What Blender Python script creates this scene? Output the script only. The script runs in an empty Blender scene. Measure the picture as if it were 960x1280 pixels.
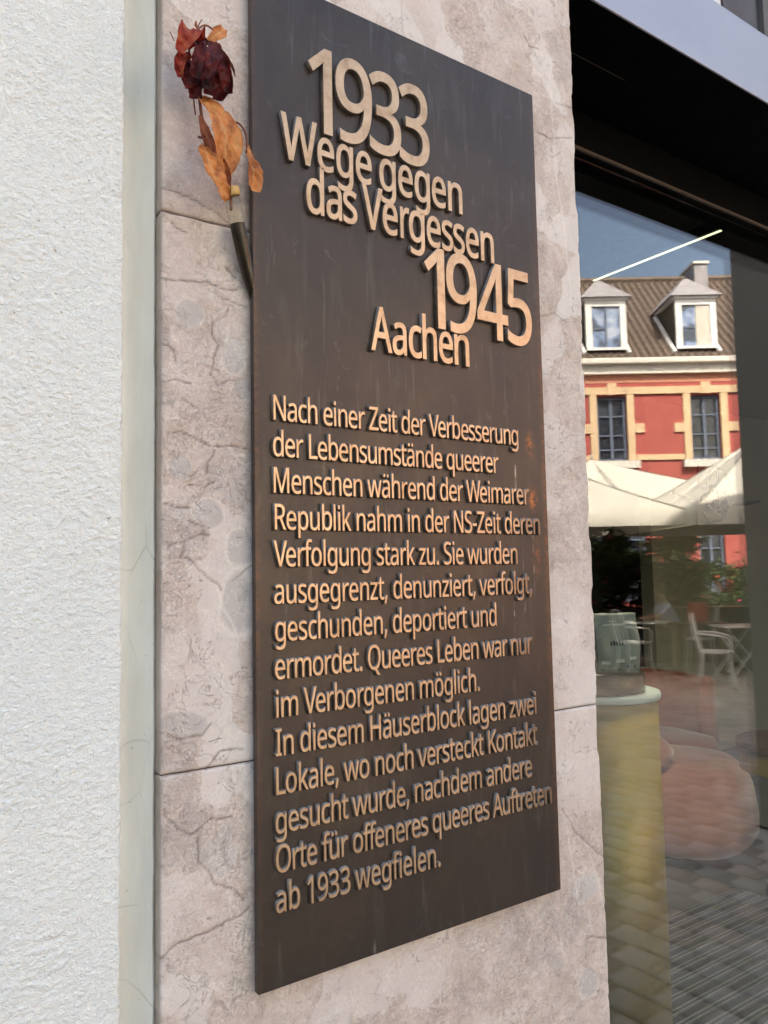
import bpy, bmesh, math, random, json
import numpy as np
from mathutils import Vector, Matrix, noise as mnoise
from mathutils.geometry import delaunay_2d_cdt
random.seed(7); R = math.radians
sc = bpy.context.scene; COL = sc.collection

# ------------------------------------------------------------------ camera
cam_d = bpy.data.cameras.new('camera'); cam = bpy.data.objects.new('camera', cam_d); COL.objects.link(cam)
cam_d.sensor_fit = 'VERTICAL'; cam_d.sensor_height = 36.0; cam_d.lens = 36*1000/1280; cam_d.clip_start = .02; cam_d.clip_end = 500
right = Vector((0.81845204, -0.57422534, -0.02003808)); up = Vector((-0.02813749, -0.07488879, 0.99679484)); fwd = Vector((0.57388548, 0.81526494, 0.07745014))
CAM = Vector((-0.33819975, -0.69530233, 1.58413698))
mw = Matrix((right, up, -fwd)).transposed().to_4x4(); mw.translation = CAM
cam.matrix_world = mw; sc.camera = cam

# ------------------------------------------------------------------ sky, sun, exposure
SUN = Vector((-.38, .92, 0)).normalized(); SUN_EL = R(51)
world = bpy.data.worlds.new('World'); sc.world = world; world.use_nodes = True
wn = world.node_tree.nodes; sky = wn.new('ShaderNodeTexSky'); sky.sky_type = 'NISHITA'; sky.sun_disc = False
sky.sun_elevation = SUN_EL; sky.sun_rotation = math.atan2(SUN.x, SUN.y); sky.air_density = 1.0; sky.dust_density = 6.5; sky.ozone_density = 1.0
world.node_tree.links.new(sky.outputs[0], wn['Background'].inputs[0]); wn['Background'].inputs[1].default_value = 0.12
sl = bpy.data.lights.new('sun', 'SUN'); sl.energy = 3.3; sl.angle = R(.6); sl.color = (1, .95, .88)
so = bpy.data.objects.new('sun', sl); COL.objects.link(so)
so.rotation_euler = Vector((SUN.x*math.cos(SUN_EL), SUN.y*math.cos(SUN_EL), math.sin(SUN_EL))).to_track_quat('Z', 'Y').to_euler()
sc.view_settings.view_transform = 'Standard'; sc.view_settings.look = 'None'; sc.view_settings.exposure = 2.5; sc.view_settings.use_white_balance = True; sc.view_settings.white_balance_temperature = 7350; sc.view_settings.white_balance_tint = 3; sc.view_settings.gamma = 1
sc.cycles.max_bounces = 8; sc.cycles.transparent_max_bounces = 12; sc.cycles.glossy_bounces = 5
sc.cycles.caustics_reflective = False; sc.cycles.caustics_refractive = False

# ------------------------------------------------------------------ helpers
def lin(r, g, b): return tuple(((c/255)/12.92 if c/255 <= .04045 else ((c/255+.055)/1.055)**2.4) for c in (r, g, b)) + (1,)
class NT:
    def __init__(s, name):
        s.m = bpy.data.materials.new(name); s.m.use_nodes = True; s.t = s.m.node_tree; s.b = s.t.nodes['Principled BSDF']; s.o = s.t.nodes['Material Output']
    def n(s, typ, ins=None, **kw):
        x = s.t.nodes.new(typ)
        for k, v in kw.items(): setattr(x, k, v)
        for k, v in (ins or {}).items(): s.set(x, k, v)
        return x
    def set(s, x, k, v):
        i = x.inputs[k]
        if isinstance(v, bpy.types.NodeSocket): s.t.links.new(v, i)
        elif isinstance(v, bpy.types.Node): s.t.links.new(v.outputs[0], i)
        else: i.default_value = v
    def pos(s, scale=(1, 1, 1)):
        g = s.n('ShaderNodeTexCoord'); m = s.n('ShaderNodeMapping', {'Vector': g.outputs['Object'], 'Scale': scale}); return m.outputs[0]
    def wpos(s, scale=(1, 1, 1)):
        g = s.n('ShaderNodeNewGeometry'); m = s.n('ShaderNodeMapping', {'Vector': g.outputs['Position'], 'Scale': scale}); return m.outputs[0]
    def noise(s, vec, scale, detail=3, rough=.5, dist=0): return s.n('ShaderNodeTexNoise', {'Vector': vec, 'Scale': scale, 'Detail': detail, 'Roughness': rough, 'Distortion': dist}).outputs['Fac']
    def ramp(s, fac, stops):
        r = s.n('ShaderNodeValToRGB', {'Fac': fac}); e = r.color_ramp.elements
        while len(e) < len(stops): e.new(.5)
        for i, (p, c) in enumerate(stops): e[i].position = p; e[i].color = c if len(c) == 4 else (*c, 1)
        return r.outputs['Color']
    def mix(s, fac, a, b, mode='MIX'):
        x = s.n('ShaderNodeMix', data_type='RGBA', blend_type=mode); s.set(x, 0, fac); s.set(x, 6, a); s.set(x, 7, b); return x.outputs[2]
    def math(s, op, a, b=0.0, c=None):
        x = s.n('ShaderNodeMath', operation=op); s.set(x, 0, a); s.set(x, 1, b)
        if c is not None: s.set(x, 2, c)
        return x.outputs[0]
    def maprange(s, v, a, b, c=0., d=1.): return s.n('ShaderNodeMapRange', {'Value': v, 'From Min': a, 'From Max': b, 'To Min': c, 'To Max': d}).outputs[0]
    def bump(s, h, strength=.5, dist=.001, normal=None):
        x = s.n('ShaderNodeBump', {'Height': h, 'Strength': strength, 'Distance': dist})
        if normal is not None: s.set(x, 'Normal', normal)
        return x.outputs[0]
    def P(s, **kw):
        for k, v in kw.items(): s.set(s.b, {'col': 'Base Color', 'rough': 'Roughness', 'metal': 'Metallic', 'nor': 'Normal', 'spec': 'Specular IOR Level', 'alpha': 'Alpha', 'trans': 'Transmission Weight', 'sub': 'Subsurface Weight'}[k], v)
        return s.m

def mat(name, col, rough=.6, metal=0., var=.12, scale=8., bump=0., bscale=60., spec=.5):
    t = NT(name); v = t.pos(); f = t.noise(v, scale, 4, .6)
    lo = tuple(c*(1-var) for c in col[:3])+(1,); hi = tuple(min(1, c*(1+var)) for c in col[:3])+(1,)
    c = t.ramp(f, [(.3, lo), (.7, hi)]); t.P(col=c, rough=t.maprange(t.noise(v, scale*3, 3), .3, .7, max(0, rough-.06), min(1, rough+.08)), metal=metal, spec=spec)
    if bump: t.P(nor=t.bump(t.noise(v, bscale, 4, .6), .6, bump))
    return t.m

def newobj(name, mesh, material=None, parent=None):
    o = bpy.data.objects.new(name, mesh); COL.objects.link(o)
    if material is not None and not mesh.materials:
        for m in (material if isinstance(material, (list, tuple)) else [material]): mesh.materials.append(m)
    if parent is not None: o.parent = parent
    return o
def tag(o, label=None, cat=None, group=None, kind=None):
    if label: o['label'] = label
    if cat: o['category'] = cat
    if group: o['group'] = group
    if kind: o['kind'] = kind
    return o
def thing(name, label, cat, group=None, loc=(0, 0, 0), rz=0):
    o = bpy.data.objects.new(name, None); COL.objects.link(o); o.empty_display_size = .05; o.location = loc; o.rotation_euler = (0, 0, rz)
    return tag(o, label, cat, group)
def finish(bm, name, material=None, parent=None, smooth=False, bevel=0, seg=2):
    bmesh.ops.recalc_face_normals(bm, faces=bm.faces[:])
    if bevel: bmesh.ops.bevel(bm, geom=bm.edges[:], offset=bevel, segments=seg, affect='EDGES', profile=.5)
    me = bpy.data.meshes.new(name); bm.to_mesh(me); bm.free()
    if smooth:
        me.polygons.foreach_set('use_smooth', [True]*len(me.polygons))
    return newobj(name, me, material, parent)
def box(bm, a, b, M=None, mi=0):
    vs = []
    for z in (a[2], b[2]):
        for x, y in ((a[0], a[1]), (b[0], a[1]), (b[0], b[1]), (a[0], b[1])):
            p = Vector((x, y, z)); vs.append(bm.verts.new(M @ p if M else p))
    for f in ((0, 3, 2, 1), (4, 5, 6, 7), (0, 1, 5, 4), (1, 2, 6, 5), (2, 3, 7, 6), (3, 0, 4, 7)):
        bm.faces.new([vs[i] for i in f]).material_index = mi
    return vs
def boxobj(name, a, b, material, parent=None, bevel=0, M=None):
    bm = bmesh.new(); box(bm, a, b, M); return finish(bm, name, material, parent, bevel=bevel)
def lathe(bm, prof, seg=48, M=None, sx=1, sy=1, n=2.0):
    rings = []
    for r, z in prof:
        ring = []
        for i in range(seg):
            a = 2*math.pi*i/seg; ca, sa = math.cos(a), math.sin(a)
            x = math.copysign(abs(ca)**(2/n), ca)*r*sx; y = math.copysign(abs(sa)**(2/n), sa)*r*sy
            p = Vector((x, y, z)); ring.append(bm.verts.new(M @ p if M else p))
        rings.append(ring)
    for a, b in zip(rings, rings[1:]):
        for i in range(seg): bm.faces.new((a[i], a[(i+1) % seg], b[(i+1) % seg], b[i]))
    bm.faces.new(rings[0][::-1]); bm.faces.new(rings[-1])
def tube(bm, pts, rad, seg=8, closed_caps=True):
    pts = [Vector(p) for p in pts]; rads = rad if isinstance(rad, (list, tuple)) else [rad]*len(pts); rings = []
    prev = None
    for i, p in enumerate(pts):
        t = (pts[min(i+1, len(pts)-1)]-pts[max(i-1, 0)]).normalized()
        if prev is None:
            a = Vector((0, 0, 1)) if abs(t.z) < .9 else Vector((1, 0, 0)); n = t.cross(a).normalized()
        else: n = (prev - t*prev.dot(t)).normalized()
        prev = n; b = t.cross(n)
        rings.append([bm.verts.new(p+(n*math.cos(2*math.pi*k/seg)+b*math.sin(2*math.pi*k/seg))*rads[i]) for k in range(seg)])
    for a, b in zip(rings, rings[1:]):
        for k in range(seg): bm.faces.new((a[k], a[(k+1) % seg], b[(k+1) % seg], b[k]))
    if closed_caps: bm.faces.new(rings[0][::-1]); bm.faces.new(rings[-1])
def spline(pts, n=8):
    pts = [Vector(p) for p in pts]; out = []
    for i in range(len(pts)-1):
        p0 = pts[max(i-1, 0)]; p1 = pts[i]; p2 = pts[i+1]; p3 = pts[min(i+2, len(pts)-1)]
        for k in range(n):
            t = k/n; out.append(.5*((2*p1)+(-p0+p2)*t+(2*p0-5*p1+4*p2-p3)*t*t+(-p0+3*p1-3*p2+p3)*t**3))
    out.append(pts[-1]); return out

# numpy 2-D noise
def _h(ix, iy, s):
    n = (ix.astype(np.int64)*374761393 + iy.astype(np.int64)*668265263 + s*974634777) & 0xffffffff
    n = ((n ^ (n >> 13))*1274126177) & 0xffffffff
    return ((n ^ (n >> 16)) & 0xffff)/65535.0
def vn(x, y, s=0):
    ix = np.floor(x); iy = np.floor(y); fx = x-ix; fy = y-iy; ix = ix.astype(np.int64); iy = iy.astype(np.int64)
    u = fx*fx*(3-2*fx); v = fy*fy*(3-2*fy)
    a = _h(ix, iy, s); b = _h(ix+1, iy, s); c = _h(ix, iy+1, s); d = _h(ix+1, iy+1, s)
    return (a*(1-u)+b*u)*(1-v)+(c*(1-u)+d*u)*v
def fbm(x, y, o=4, s=0):
    r = 0; a = .5
    for i in range(o): r = r+a*(vn(x, y, s+i*17)-.5); x = x*2.03; y = y*2.03; a *= .5
    return r
def worley(x, y, s=0):
    ix = np.floor(x).astype(np.int64); iy = np.floor(y).astype(np.int64)
    f1 = np.full(x.shape, 9.); f2 = f1.copy(); idc = np.zeros(x.shape)
    for dx in (-1, 0, 1):
        for dy in (-1, 0, 1):
            cx = ix+dx; cy = iy+dy; d = np.hypot(cx+_h(cx, cy, s)-x, cy+_h(cx, cy, s+5)-y); h = _h(cx, cy, s+9)
            m = d < f1; f2 = np.where(m, f1, np.minimum(f2, d)); idc = np.where(m, h, idc); f1 = np.where(m, d, f1)
    return f1, f2, idc
def gridmesh(name, X, Y, Z, attrs=None):
    nz, nx = X.shape; me = bpy.data.meshes.new(name)
    co = np.stack([X, Y, Z], -1).reshape(-1, 3).astype(np.float32)
    me.vertices.add(len(co)); me.vertices.foreach_set('co', co.ravel())
    i = np.arange((nz-1)*(nx-1)); r = i//(nx-1); c = i % (nx-1); a = r*nx+c
    f = np.stack([a, a+1, a+nx+1, a+nx], -1).astype(np.int32)
    me.loops.add(f.size); me.loops.foreach_set('vertex_index', f.ravel())
    me.polygons.add(len(f)); me.polygons.foreach_set('loop_start', np.arange(0, f.size, 4, dtype=np.int32))
    me.polygons.foreach_set('use_smooth', np.ones(len(f), bool))
    me.update(calc_edges=True)
    for k, v in (attrs or {}).items():
        at = me.attributes.new(k, 'FLOAT', 'POINT'); at.data.foreach_set('value', v.ravel().astype(np.float32))
    return me

# ------------------------------------------------------------------ plaster wall, painted reveal
t = NT('white_plaster'); v = t.pos(); w = t.pos((.85, 1, 1.05))
c = t.mix(t.maprange(t.noise(t.pos(), 5, 3), .35, .7), (.87, .88, .865, 1), (.83, .855, .85, 1))
c = t.mix(t.maprange(t.noise(t.pos(), 150, 2), .73, .77), c, (.5, .45, .41, 1))
c = t.mix(t.maprange(t.noise(t.pos((1, 1, .35)), 11, 5, .65), .5, .75, 0, .35), c, (.74, .72, .66, 1)); h1 = t.noise(w, 400, 3, .6, .4)
t.P(col=c, rough=.82, nor=t.bump(t.math('ADD', h1, t.math('MULTIPLY', t.math('ABSOLUTE', t.math('SUBTRACT', t.noise(w, 240, 4, .6, .5), .5)), -2.2)), 1.0, .0017)); PLASTER = t.m
t = NT('grey_green_paint'); v = t.pos((1, 1, .25)); c = t.ramp(t.noise(v, 30, 4, .6), [(.3, (.66, .66, .61, 1)), (.62, (.75, .765, .72, 1)), (.8, (.81, .825, .785, 1))])
cr = t.n('ShaderNodeTexVoronoi', {'Vector': t.pos((1, 1, .45)), 'Scale': 22., 'Randomness': 1.}, feature='DISTANCE_TO_EDGE').outputs[0]
cm = t.math('MULTIPLY', t.math('LESS_THAN', cr, .008), t.maprange(t.noise(t.pos(), 9, 2), .5, .6))
c = t.mix(t.math('MULTIPLY', cm, .3), c, (.25, .23, .19, 1))
c = t.mix(t.maprange(t.noise(t.pos(), 170, 2), .74, .78), c, (.42, .40, .36, 1))
t.P(col=c, rough=.5, nor=t.bump(t.noise(t.pos((1, 1, .4)), 90, 4, .6), .55, .0007)); REVEAL = t.m

pw = thing('plaster_wall', 'rough white plastered wall left of the stone pier', 'wall')
d = .0012; xs = np.arange(-.31, -.1262, d); zs = np.arange(.95, 2.45, d); X, Z = np.meshgrid(xs, zs)
wx = fbm(X*60, Z*60, 3, 3); wz = fbm(X*60, Z*60, 3, 8)
a = vn((X+.008*wx)*235, (Z+.006*wz)*310, 21); rid = 1-np.abs(2*vn((X+.010*wx)*190+7, (Z+.008*wz)*270+3, 31)-1)
amp = .55+.9*vn(X*14, Z*14, 77)
H = (.55*a+.70*rid**2)*amp + .8*fbm(X*9, Z*9, 3, 5)
H += .5*np.exp(-((Z-(1.2955+.10*(X+.22)+.003*fbm(X*40, Z*0, 2, 2)))/.0016)**2)*(X < -.17)*-1
Y = -.0012*H
ex = X.copy(); edge = np.clip((X+.1285)/.0022, 0, 1); ex += edge*.0016*(vn(Z*120, Z*0, 4)-.5); Y = Y+edge**2*.0015
# return the edge into the wall
X2 = np.concatenate([ex, ex[:, -1:]+.0003], 1); Y2 = np.concatenate([Y, np.full((len(zs), 1), .045)], 1); Z2 = np.concatenate([Z, Z[:, -1:]], 1)
me = gridmesh('plaster_face', X2, Y2, Z2); newobj('plaster_face', me, PLASTER, pw)
boxobj('wall_body', (-4, -.001, -.02), (-.31, .3, 3.1), PLASTER, pw)
boxobj('wall_base', (-.31, .003, -.02), (-.128, .3, .95), PLASTER, pw); boxobj('wall_head', (-.31, .0, 2.449), (-.128, .3, 3.1), PLASTER, pw)

d = .0016
prof = []
for x in np.arange(-.140, -.1110, .002): prof.append((x, .041))
for k in range(13):
    a = k/12; prof.append((-.1110+.0200*a, .041-.0145*(a**1.5)))
prof.append((-.0900, .0255)); prof.append((-.0882, .0270)); prof.append((-.0868, .0290))
px = np.array([p[0] for p in prof]); py = np.array([p[1] for p in prof]); zs = np.arange(.9, 2.5, .003)
X = np.repeat(px[None], len(zs), 0); Y = np.repeat(py[None], len(zs), 0); Z = np.repeat(zs[:, None], len(px), 1)
Y = Y+.0013*fbm(X*25, Z*18, 4, 40); X = X+.0016*fbm(Z*30, Z*0, 3, 44)*(X > -.1)
me = gridmesh('painted_reveal', X, Y, Z)
rv = newobj('painted_reveal', me, REVEAL); tag(rv, 'narrow grey green painted strip between white plaster and stone pier', 'wall strip')

# ------------------------------------------------------------------ stone pier
ST = json.loads('''{"c":[[[-90.8,1949.3],[-68.1,1949.0],[-51.3,1945.1],[-39.8,1941.5],[-24.3,1934.1],[-19.4,1929.2]],[[-79.0,1918.8],[-74.5,1914.8],[-65.3,1911.1]],[[-88.8,1862.6],[-75.4,1863.5],[-60.8,1865.6],[-42.0,1868.0],[-26.6,1864.9],[-10.8,1867.6]],[[-22.5,1887.3],[-11.7,1879.1]],[[-42.0,1861.0],[-30.5,1855.8],[-16.8,1853.7],[-2.9,1850.5]],[[-20.8,1846.4],[-24.7,1838.2],[-37.3,1830.2],[-39.3,1817.4],[-33.6,1809.1],[-38.4,1795.5],[-37.5,1777.4],[-30.9,1769.2],[-21.2,1772.2],[-9.4,1773.6]],[[-87.8,1799.9],[-75.4,1796.5],[-70.9,1786.5]],[[-86.9,1764.1],[-73.6,1767.5],[-59.0,1766.6]],[[-68.2,1750.4],[-53.5,1743.1]],[[-80.7,1718.3],[-70.0,1720.1],[-55.4,1714.3],[-40.6,1706.6],[-34.0,1708.0],[-17.6,1709.2],[2.1,1706.1]],[[-34.0,1705.3],[-41.6,1692.2],[-42.5,1683.2]],[[-61.0,1669.9],[-44.5,1669.0],[-33.2,1674.8]],[[-85.9,1651.6],[-71.8,1649.5],[-59.2,1647.3]],[[-61.9,1638.5],[-51.9,1632.7],[-40.9,1628.5]],[[-82.3,1612.5],[-68.2,1616.0],[-52.0,1623.9],[-42.7,1623.2]],[[-71.8,1614.3],[-66.4,1609.1],[-70.0,1602.3],[-59.3,1598.8],[-48.4,1588.2],[-35.4,1579.3],[-31.7,1573.9]],[[-18.4,1580.7],[-4.8,1589.4],[1.2,1594.7]],[[-87.3,1380.8],[-74.3,1362.0],[-58.9,1354.8],[-40.8,1363.9],[-19.8,1362.1]],[[-45.2,1411.2],[-33.6,1424.5],[-7.4,1424.1]],[[-87.4,1446.5],[-70.0,1439.0],[-49.7,1441.6],[-41.6,1451.3]],[[-54.5,1349.8],[-52.3,1328.5],[-38.7,1304.7],[-20.1,1296.1],[-8.3,1284.8]],[[-86.1,1253.7],[-67.8,1262.7],[-38.8,1265.2],[-15.6,1269.6],[-3.6,1277.2]],[[420.4,1291.7],[440.1,1259.2],[461.0,1240.6],[478.0,1225.4],[495.8,1217.2]],[[454.3,1127.0],[494.1,1117.8]],[[452.0,2164.5],[486.4,2175.1]],[[416.4,2162.0],[445.8,2160.4]],[[415.6,1913.4],[439.3,1921.6],[462.5,1910.9]],[[399.4,2289.7],[410.3,2276.6],[428.0,2278.9]],[[460.8,2215.7],[490.7,2219.0]]],"v":[[[-33.6,1577.5],[-28.0,1556.3],[-18.6,1541.8],[-12.9,1527.4],[-9.1,1520.1]],[[427.5,1264.6],[433.8,1223.3],[442.2,1181.4]],[[461.0,1240.6],[476.6,1202.3],[491.7,1152.0],[495.6,1104.4]],[[408.3,1144.9],[413.0,1115.9]],[[460.7,1159.7],[465.5,1129.8]],[[447.7,2255.3],[449.9,2181.3],[452.3,2112.3],[461.7,2062.8],[471.9,1970.2],[472.5,1927.5]],[[-12.8,1335.0],[-8.2,1310.4],[-3.4,1296.5]],[[-19.9,1829.7],[-22.9,1810.7]],[[-22.1,1290.2],[-22.1,1277.6]]],"k":[[-15.2,1798.9,14.0,20.4],[-60.8,1833.8,13.1,14.5],[-3.5,1765.0,12.1,11.1],[-68.2,1687.0,10.9,12.2],[-40.8,1642.6,15.1,13.3],[-10.5,1612.7,16.8,18.8],[-14.7,1559.3,16.6,31.8],[1.0,1696.8,6.0,9.2],[-34.0,1328.8,16.9,18.9],[-26.9,1348.5,7.0,10.6],[-67.7,1452.4,22.6,10.5],[458.0,1189.1,26.5,17.0],[455.7,1075.6,17.4,19.4]]}''')
def segdist(X, Z, pts):
    D = np.full(X.shape, 9.)
    P = [(p[0]/1000, p[1]/1000) for p in pts]
    lo = min(p[1] for p in P)-.01; hi = max(p[1] for p in P)+.01
    rows = np.where((Z[:, 0] > lo) & (Z[:, 0] < hi))[0]
    if not len(rows): return D
    sl_ = slice(rows[0], rows[-1]+1); x = X[sl_]; z = Z[sl_]; dd = np.full(x.shape, 9.)
    for (ax, az), (bx, bz) in zip(P, P[1:]):
        L = (bx-ax)**2+(bz-az)**2; tt = np.clip(((x-ax)*(bx-ax)+(z-az)*(bz-az))/L, 0, 1); dd = np.minimum(dd, np.hypot(x-ax-tt*(bx-ax), z-az-tt*(bz-az)))
    D[sl_] = dd; return D
t = NT('weathered_limestone'); v = t.pos()
def attr(n): return t.n('ShaderNodeAttribute', attribute_name=n).outputs['Fac']
tone = attr('tone'); rgh = attr('rough'); crack = attr('crack'); vein = attr('vein'); grey = attr('grey')
warm = t.ramp(t.noise(t.pos(), 22, 5, .65, .8), [(.3, (.53, .415, .36, 1)), (.5, (.61, .49, .435, 1)), (.72, (.69, .59, .54, 1))])
smooth_ = t.ramp(tone, [(0., (.48, .39, .365, 1)), (.45, (.585, .49, .455, 1)), (.75, (.64, .555, .525, 1)), (1., (.70, .635, .61, 1))])
c = t.mix(rgh, smooth_, warm)
streak = t.noise(t.pos((1, 1, 2.6)), 75, 5, .7, 1.0); c = t.mix(t.math('MULTIPLY', t.maprange(streak, .38, .66), .45), c, (.69, .62, .575, 1))
c = t.mix(t.math('MULTIPLY', grey, .55), c, (.40, .37, .375, 1))
def ridge(scale, w_, gs, g0, g1, dist=.9, det=5):
    a = t.math('ABSOLUTE', t.math('SUBTRACT', t.noise(t.pos(), scale, det, .62, dist), .5)); l_ = t.maprange(a, 0., w_, 1., 0.)
    return t.math('MULTIPLY', l_, t.maprange(t.noise(t.pos(), gs, 3, .6), g0, g1))
gate = t.math('MULTIPLY_ADD', rgh, .75, .25)
r1 = ridge(40, .010, 21, .47, .55); r2 = t.math('MULTIPLY', ridge(95, .022, 33, .43, .52), gate); r3 = t.math('MULTIPLY', ridge(200, .045, 48, .42, .55), gate)
lt1 = ridge(60, .018, 27, .47, .57, 1.2); lt2 = ridge(150, .04, 40, .45, .56, .7)
c = t.mix(t.math('MULTIPLY', t.math('MAXIMUM', lt1, lt2), .65), c, (.80, .745, .70, 1))
pit = t.maprange(t.noise(t.pos(), 520, 2, .5), .70, .76); c = t.mix(t.math('MULTIPLY', pit, t.math('MULTIPLY_ADD', rgh, .5, .1)), c, (.20, .14, .12, 1))
gr = t.noise(t.pos(), 420, 4, .7); c = t.mix(t.math('MULTIPLY', t.maprange(gr, .5, .7), t.math('MULTIPLY_ADD', rgh, .16, .10)), c, (.38, .30, .26, 1))
dk = t.math('MAXIMUM', t.math('MULTIPLY', r1, .62), t.math('MAXIMUM', t.math('MULTIPLY', r2, .45), t.math('MULTIPLY', r3, .25)))
c = t.mix(dk, c, (.29, .205, .165, 1))
c = t.mix(t.math('MULTIPLY', vein, .7), c, (.80, .74, .68, 1)); c = t.mix(t.math('MULTIPLY', crack, .8), c, (.19, .135, .115, 1))
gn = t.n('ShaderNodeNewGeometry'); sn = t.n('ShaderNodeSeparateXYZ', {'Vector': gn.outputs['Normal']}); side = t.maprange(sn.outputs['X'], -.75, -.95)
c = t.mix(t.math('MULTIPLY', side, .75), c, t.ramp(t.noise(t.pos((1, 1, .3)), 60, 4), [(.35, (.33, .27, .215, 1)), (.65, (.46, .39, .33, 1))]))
hh = t.math('ADD', t.math('MULTIPLY', t.noise(t.pos(), 300, 5, .68, .6), t.math('MULTIPLY_ADD', rgh, 1.0, .22)), t.math('MULTIPLY', dk, -.9))
hh = t.math('ADD', hh, t.math('MULTIPLY', pit, -.5))
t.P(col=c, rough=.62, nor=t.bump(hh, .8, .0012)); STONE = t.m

pier = thing('stone_pier', 'pinkish grey fossil limestone pier carrying the bronze memorial plaque', 'pier')
def slab(z0, z1, d, y0, xa=-.087, xb=.4945):
    xs = np.arange(xa, xb, d); xs = np.append(xs, xb); zs = np.linspace(z0, z1, max(3, int((z1-z0)/d)+1)); X, Z = np.meshgrid(xs, zs)
    wx = fbm(X*26, Z*26, 4, 3); wz = fbm(X*26+40, Z*26, 4, 9)
    f1, f2, idc = worley((X+.045*wx)*19+3, (Z+.045*wz)*15, 2); e1 = f2-f1
    big = vn(X*7+2, Z*5+8, 12)
    smooth = np.clip((idc+.45*(big-.5)-.44)*2.2, 0, 1)
    # the broad smooth bed on the right between the plaque and the joint, as in the pier's lower half
    sm2 = np.exp(-(((X-.455)/.09)**2+((Z-1.43)/.13)**2)**2); sm3 = np.exp(-(((X+.06)/.05)**2+((Z-2.02)/.06)**2)**2); sm4 = np.exp(-(((X+.05)/.045)**2+((Z-1.50)/.05)**2)**2)
    sm = np.clip(np.maximum.reduce([sm2, sm3*1.0, sm4])*1.5, 0, 1); smooth = np.maximum(smooth, sm)
    rough = 1-smooth
    g1, g2, gid = worley((X+.02*wx+.006*fbm(X*120, Z*120, 3, 61))*75, (Z+.02*wz+.006*fbm(X*120, Z*120, 3, 67))*75, 6); e2 = g2-g1
    bnd = np.exp(-(e1/.035)**2)*(1-sm)*.75*np.clip(vn(X*22, Z*22, 90)*2.4-.9, 0, 1)
    sq = np.exp(-(e2/.075)**2)*rough*np.clip(vn(X*35, Z*35, 91)*2.6-1.15, 0, 1)
    grey = np.clip((idc < .16)*np.clip(e1*6-.6, 0, 1), 0, 1)*(1-sm)*.6
    F1 = fbm(X*48+.3*wx, Z*52+.3*wz, 4, 101); F2 = fbm(X*95, Z*110, 4, 131); F3 = fbm(X*20+9, Z*34, 5, 141)
    lines = np.exp(-(F1/.022)**2)*np.clip(vn(X*30, Z*30, 111)*3-2.0, 0, 1)*.5
    crack = np.maximum.reduce([bnd*.22, sq*.22, lines*(1-.8*sm)])
    for p in ST['c']:
        D = segdist(X+.009*wx+.0035*F1+.003*F2, Z+.009*wz+.0035*F3+.003*F2, p)+.0012*np.abs(fbm(X*160, Z*160, 3, 33)); crack = np.maximum(crack, np.exp(-(D/.0010)**2)*np.clip(.55+1.3*vn(X*60, Z*60, 55), 0, 1))
    vein = np.exp(-(e1/.10)**2)*.22*rough
    for p in ST['v']:
        D = segdist(X, Z, p)+.0014*np.abs(fbm(X*120, Z*120, 3, 36)); vein = np.maximum(vein, np.exp(-(D/.0012)**2))
    for cx, cz, rx, rz in ST['k']:
        q = np.hypot((X-cx/1000+.012*wx+.004*F2)/(rx/1000), (Z-cz/1000+.012*wz+.004*F1)/(rz/1000)); m_ = np.clip((1.02-q)*5, 0, 1); grey = np.maximum(grey, m_); rough = rough*(1-m_)
        vein = np.maximum(vein, np.exp(-((q-1.03)/.05)**2)*.5)
    tone = np.clip(vn(X*12, Z*12, 70)*.6+idc*.5+.25*np.clip(X/.45, 0, 1)+.15*fbm(X*60, Z*180, 3, 71), 0, 1)
    h = .0011*fbm(X*18, Z*18, 3, 81)+.0010*rough*fbm(X*140, Z*140, 4, 83)+.0004*rough*(gid-.5)*np.clip(e2*5, 0, 1) - .0010*crack*(.6+.4*rough)+.0002*vein
    Y = y0-h
    # rounded, chipped arrises at both sides and at the joints
    ch = np.clip(vn(Z*22, Z*0, 15)*2.2-1.45, 0, 1)*.004+.0006+.0011*np.clip(vn(Z*110, Z*0, 18)*2-1.2, 0, 1)
    er = np.clip((X-(xb-.006))/.006, 0, 1)*(xb > .4); X = X-er*ch*1.0; Y = Y+er**2*(.0008+ch*.7)
    el = np.clip((xa+.003-X)/.003, 0, 1)*(xa < 0); Y = Y+el**2*.0011
    for zz, sg in ((z0, 1), (z1, -1)):
        jt = np.clip(1-np.abs(Z-zz)/.0028, 0, 1); Y = Y+jt**2*.0014*(.6+.8*vn(X*150, Z*0, 19))
    # side returns
    yb = y0+.022
    X2 = np.concatenate([X[:, :1]+.0004, X[:, :1], X, X[:, -1:]+.0001, X[:, -1:]], 1)
    Y2 = np.concatenate([np.full_like(Y[:, :1], y0+.028), np.full_like(Y[:, :1], y0+.012)+.0008*fbm(Z[:, :1]*60, Z[:, :1]*3, 3, 12), Y, np.full_like(Y[:, :1], .10), np.full_like(Y[:, :1], .30)], 1)
    Z2 = np.concatenate([Z[:, :1]]*2+[Z]+[Z[:, :1]]*2, 1)
    pad = lambda A: np.concatenate([A[:, :1]]*2+[A]+[A[:, -1:]]*2, 1)
    # top and bottom returns
    def vpad(A, B0, B1): return np.concatenate([B0, A, B1], 0)
    Yt = np.full_like(Y2[:1], y0+.02)
    X3 = vpad(X2, X2[:1], X2[-1:]); Y3 = vpad(Y2, np.maximum(Y2[:1], Yt), np.maximum(Y2[-1:], Yt)); Z3 = vpad(Z2, Z2[:1]+.0002, Z2[-1:]-.0002)
    p3 = lambda A: vpad(pad(A), pad(A)[:1], pad(A)[-1:])
    me = gridmesh('slab', X3, Y3, Z3, dict(tone=p3(tone), rough=p3(rough), crack=p3(crack), vein=p3(vein), grey=p3(grey)))
    return newobj('slab', me, STONE, pier)
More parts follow.
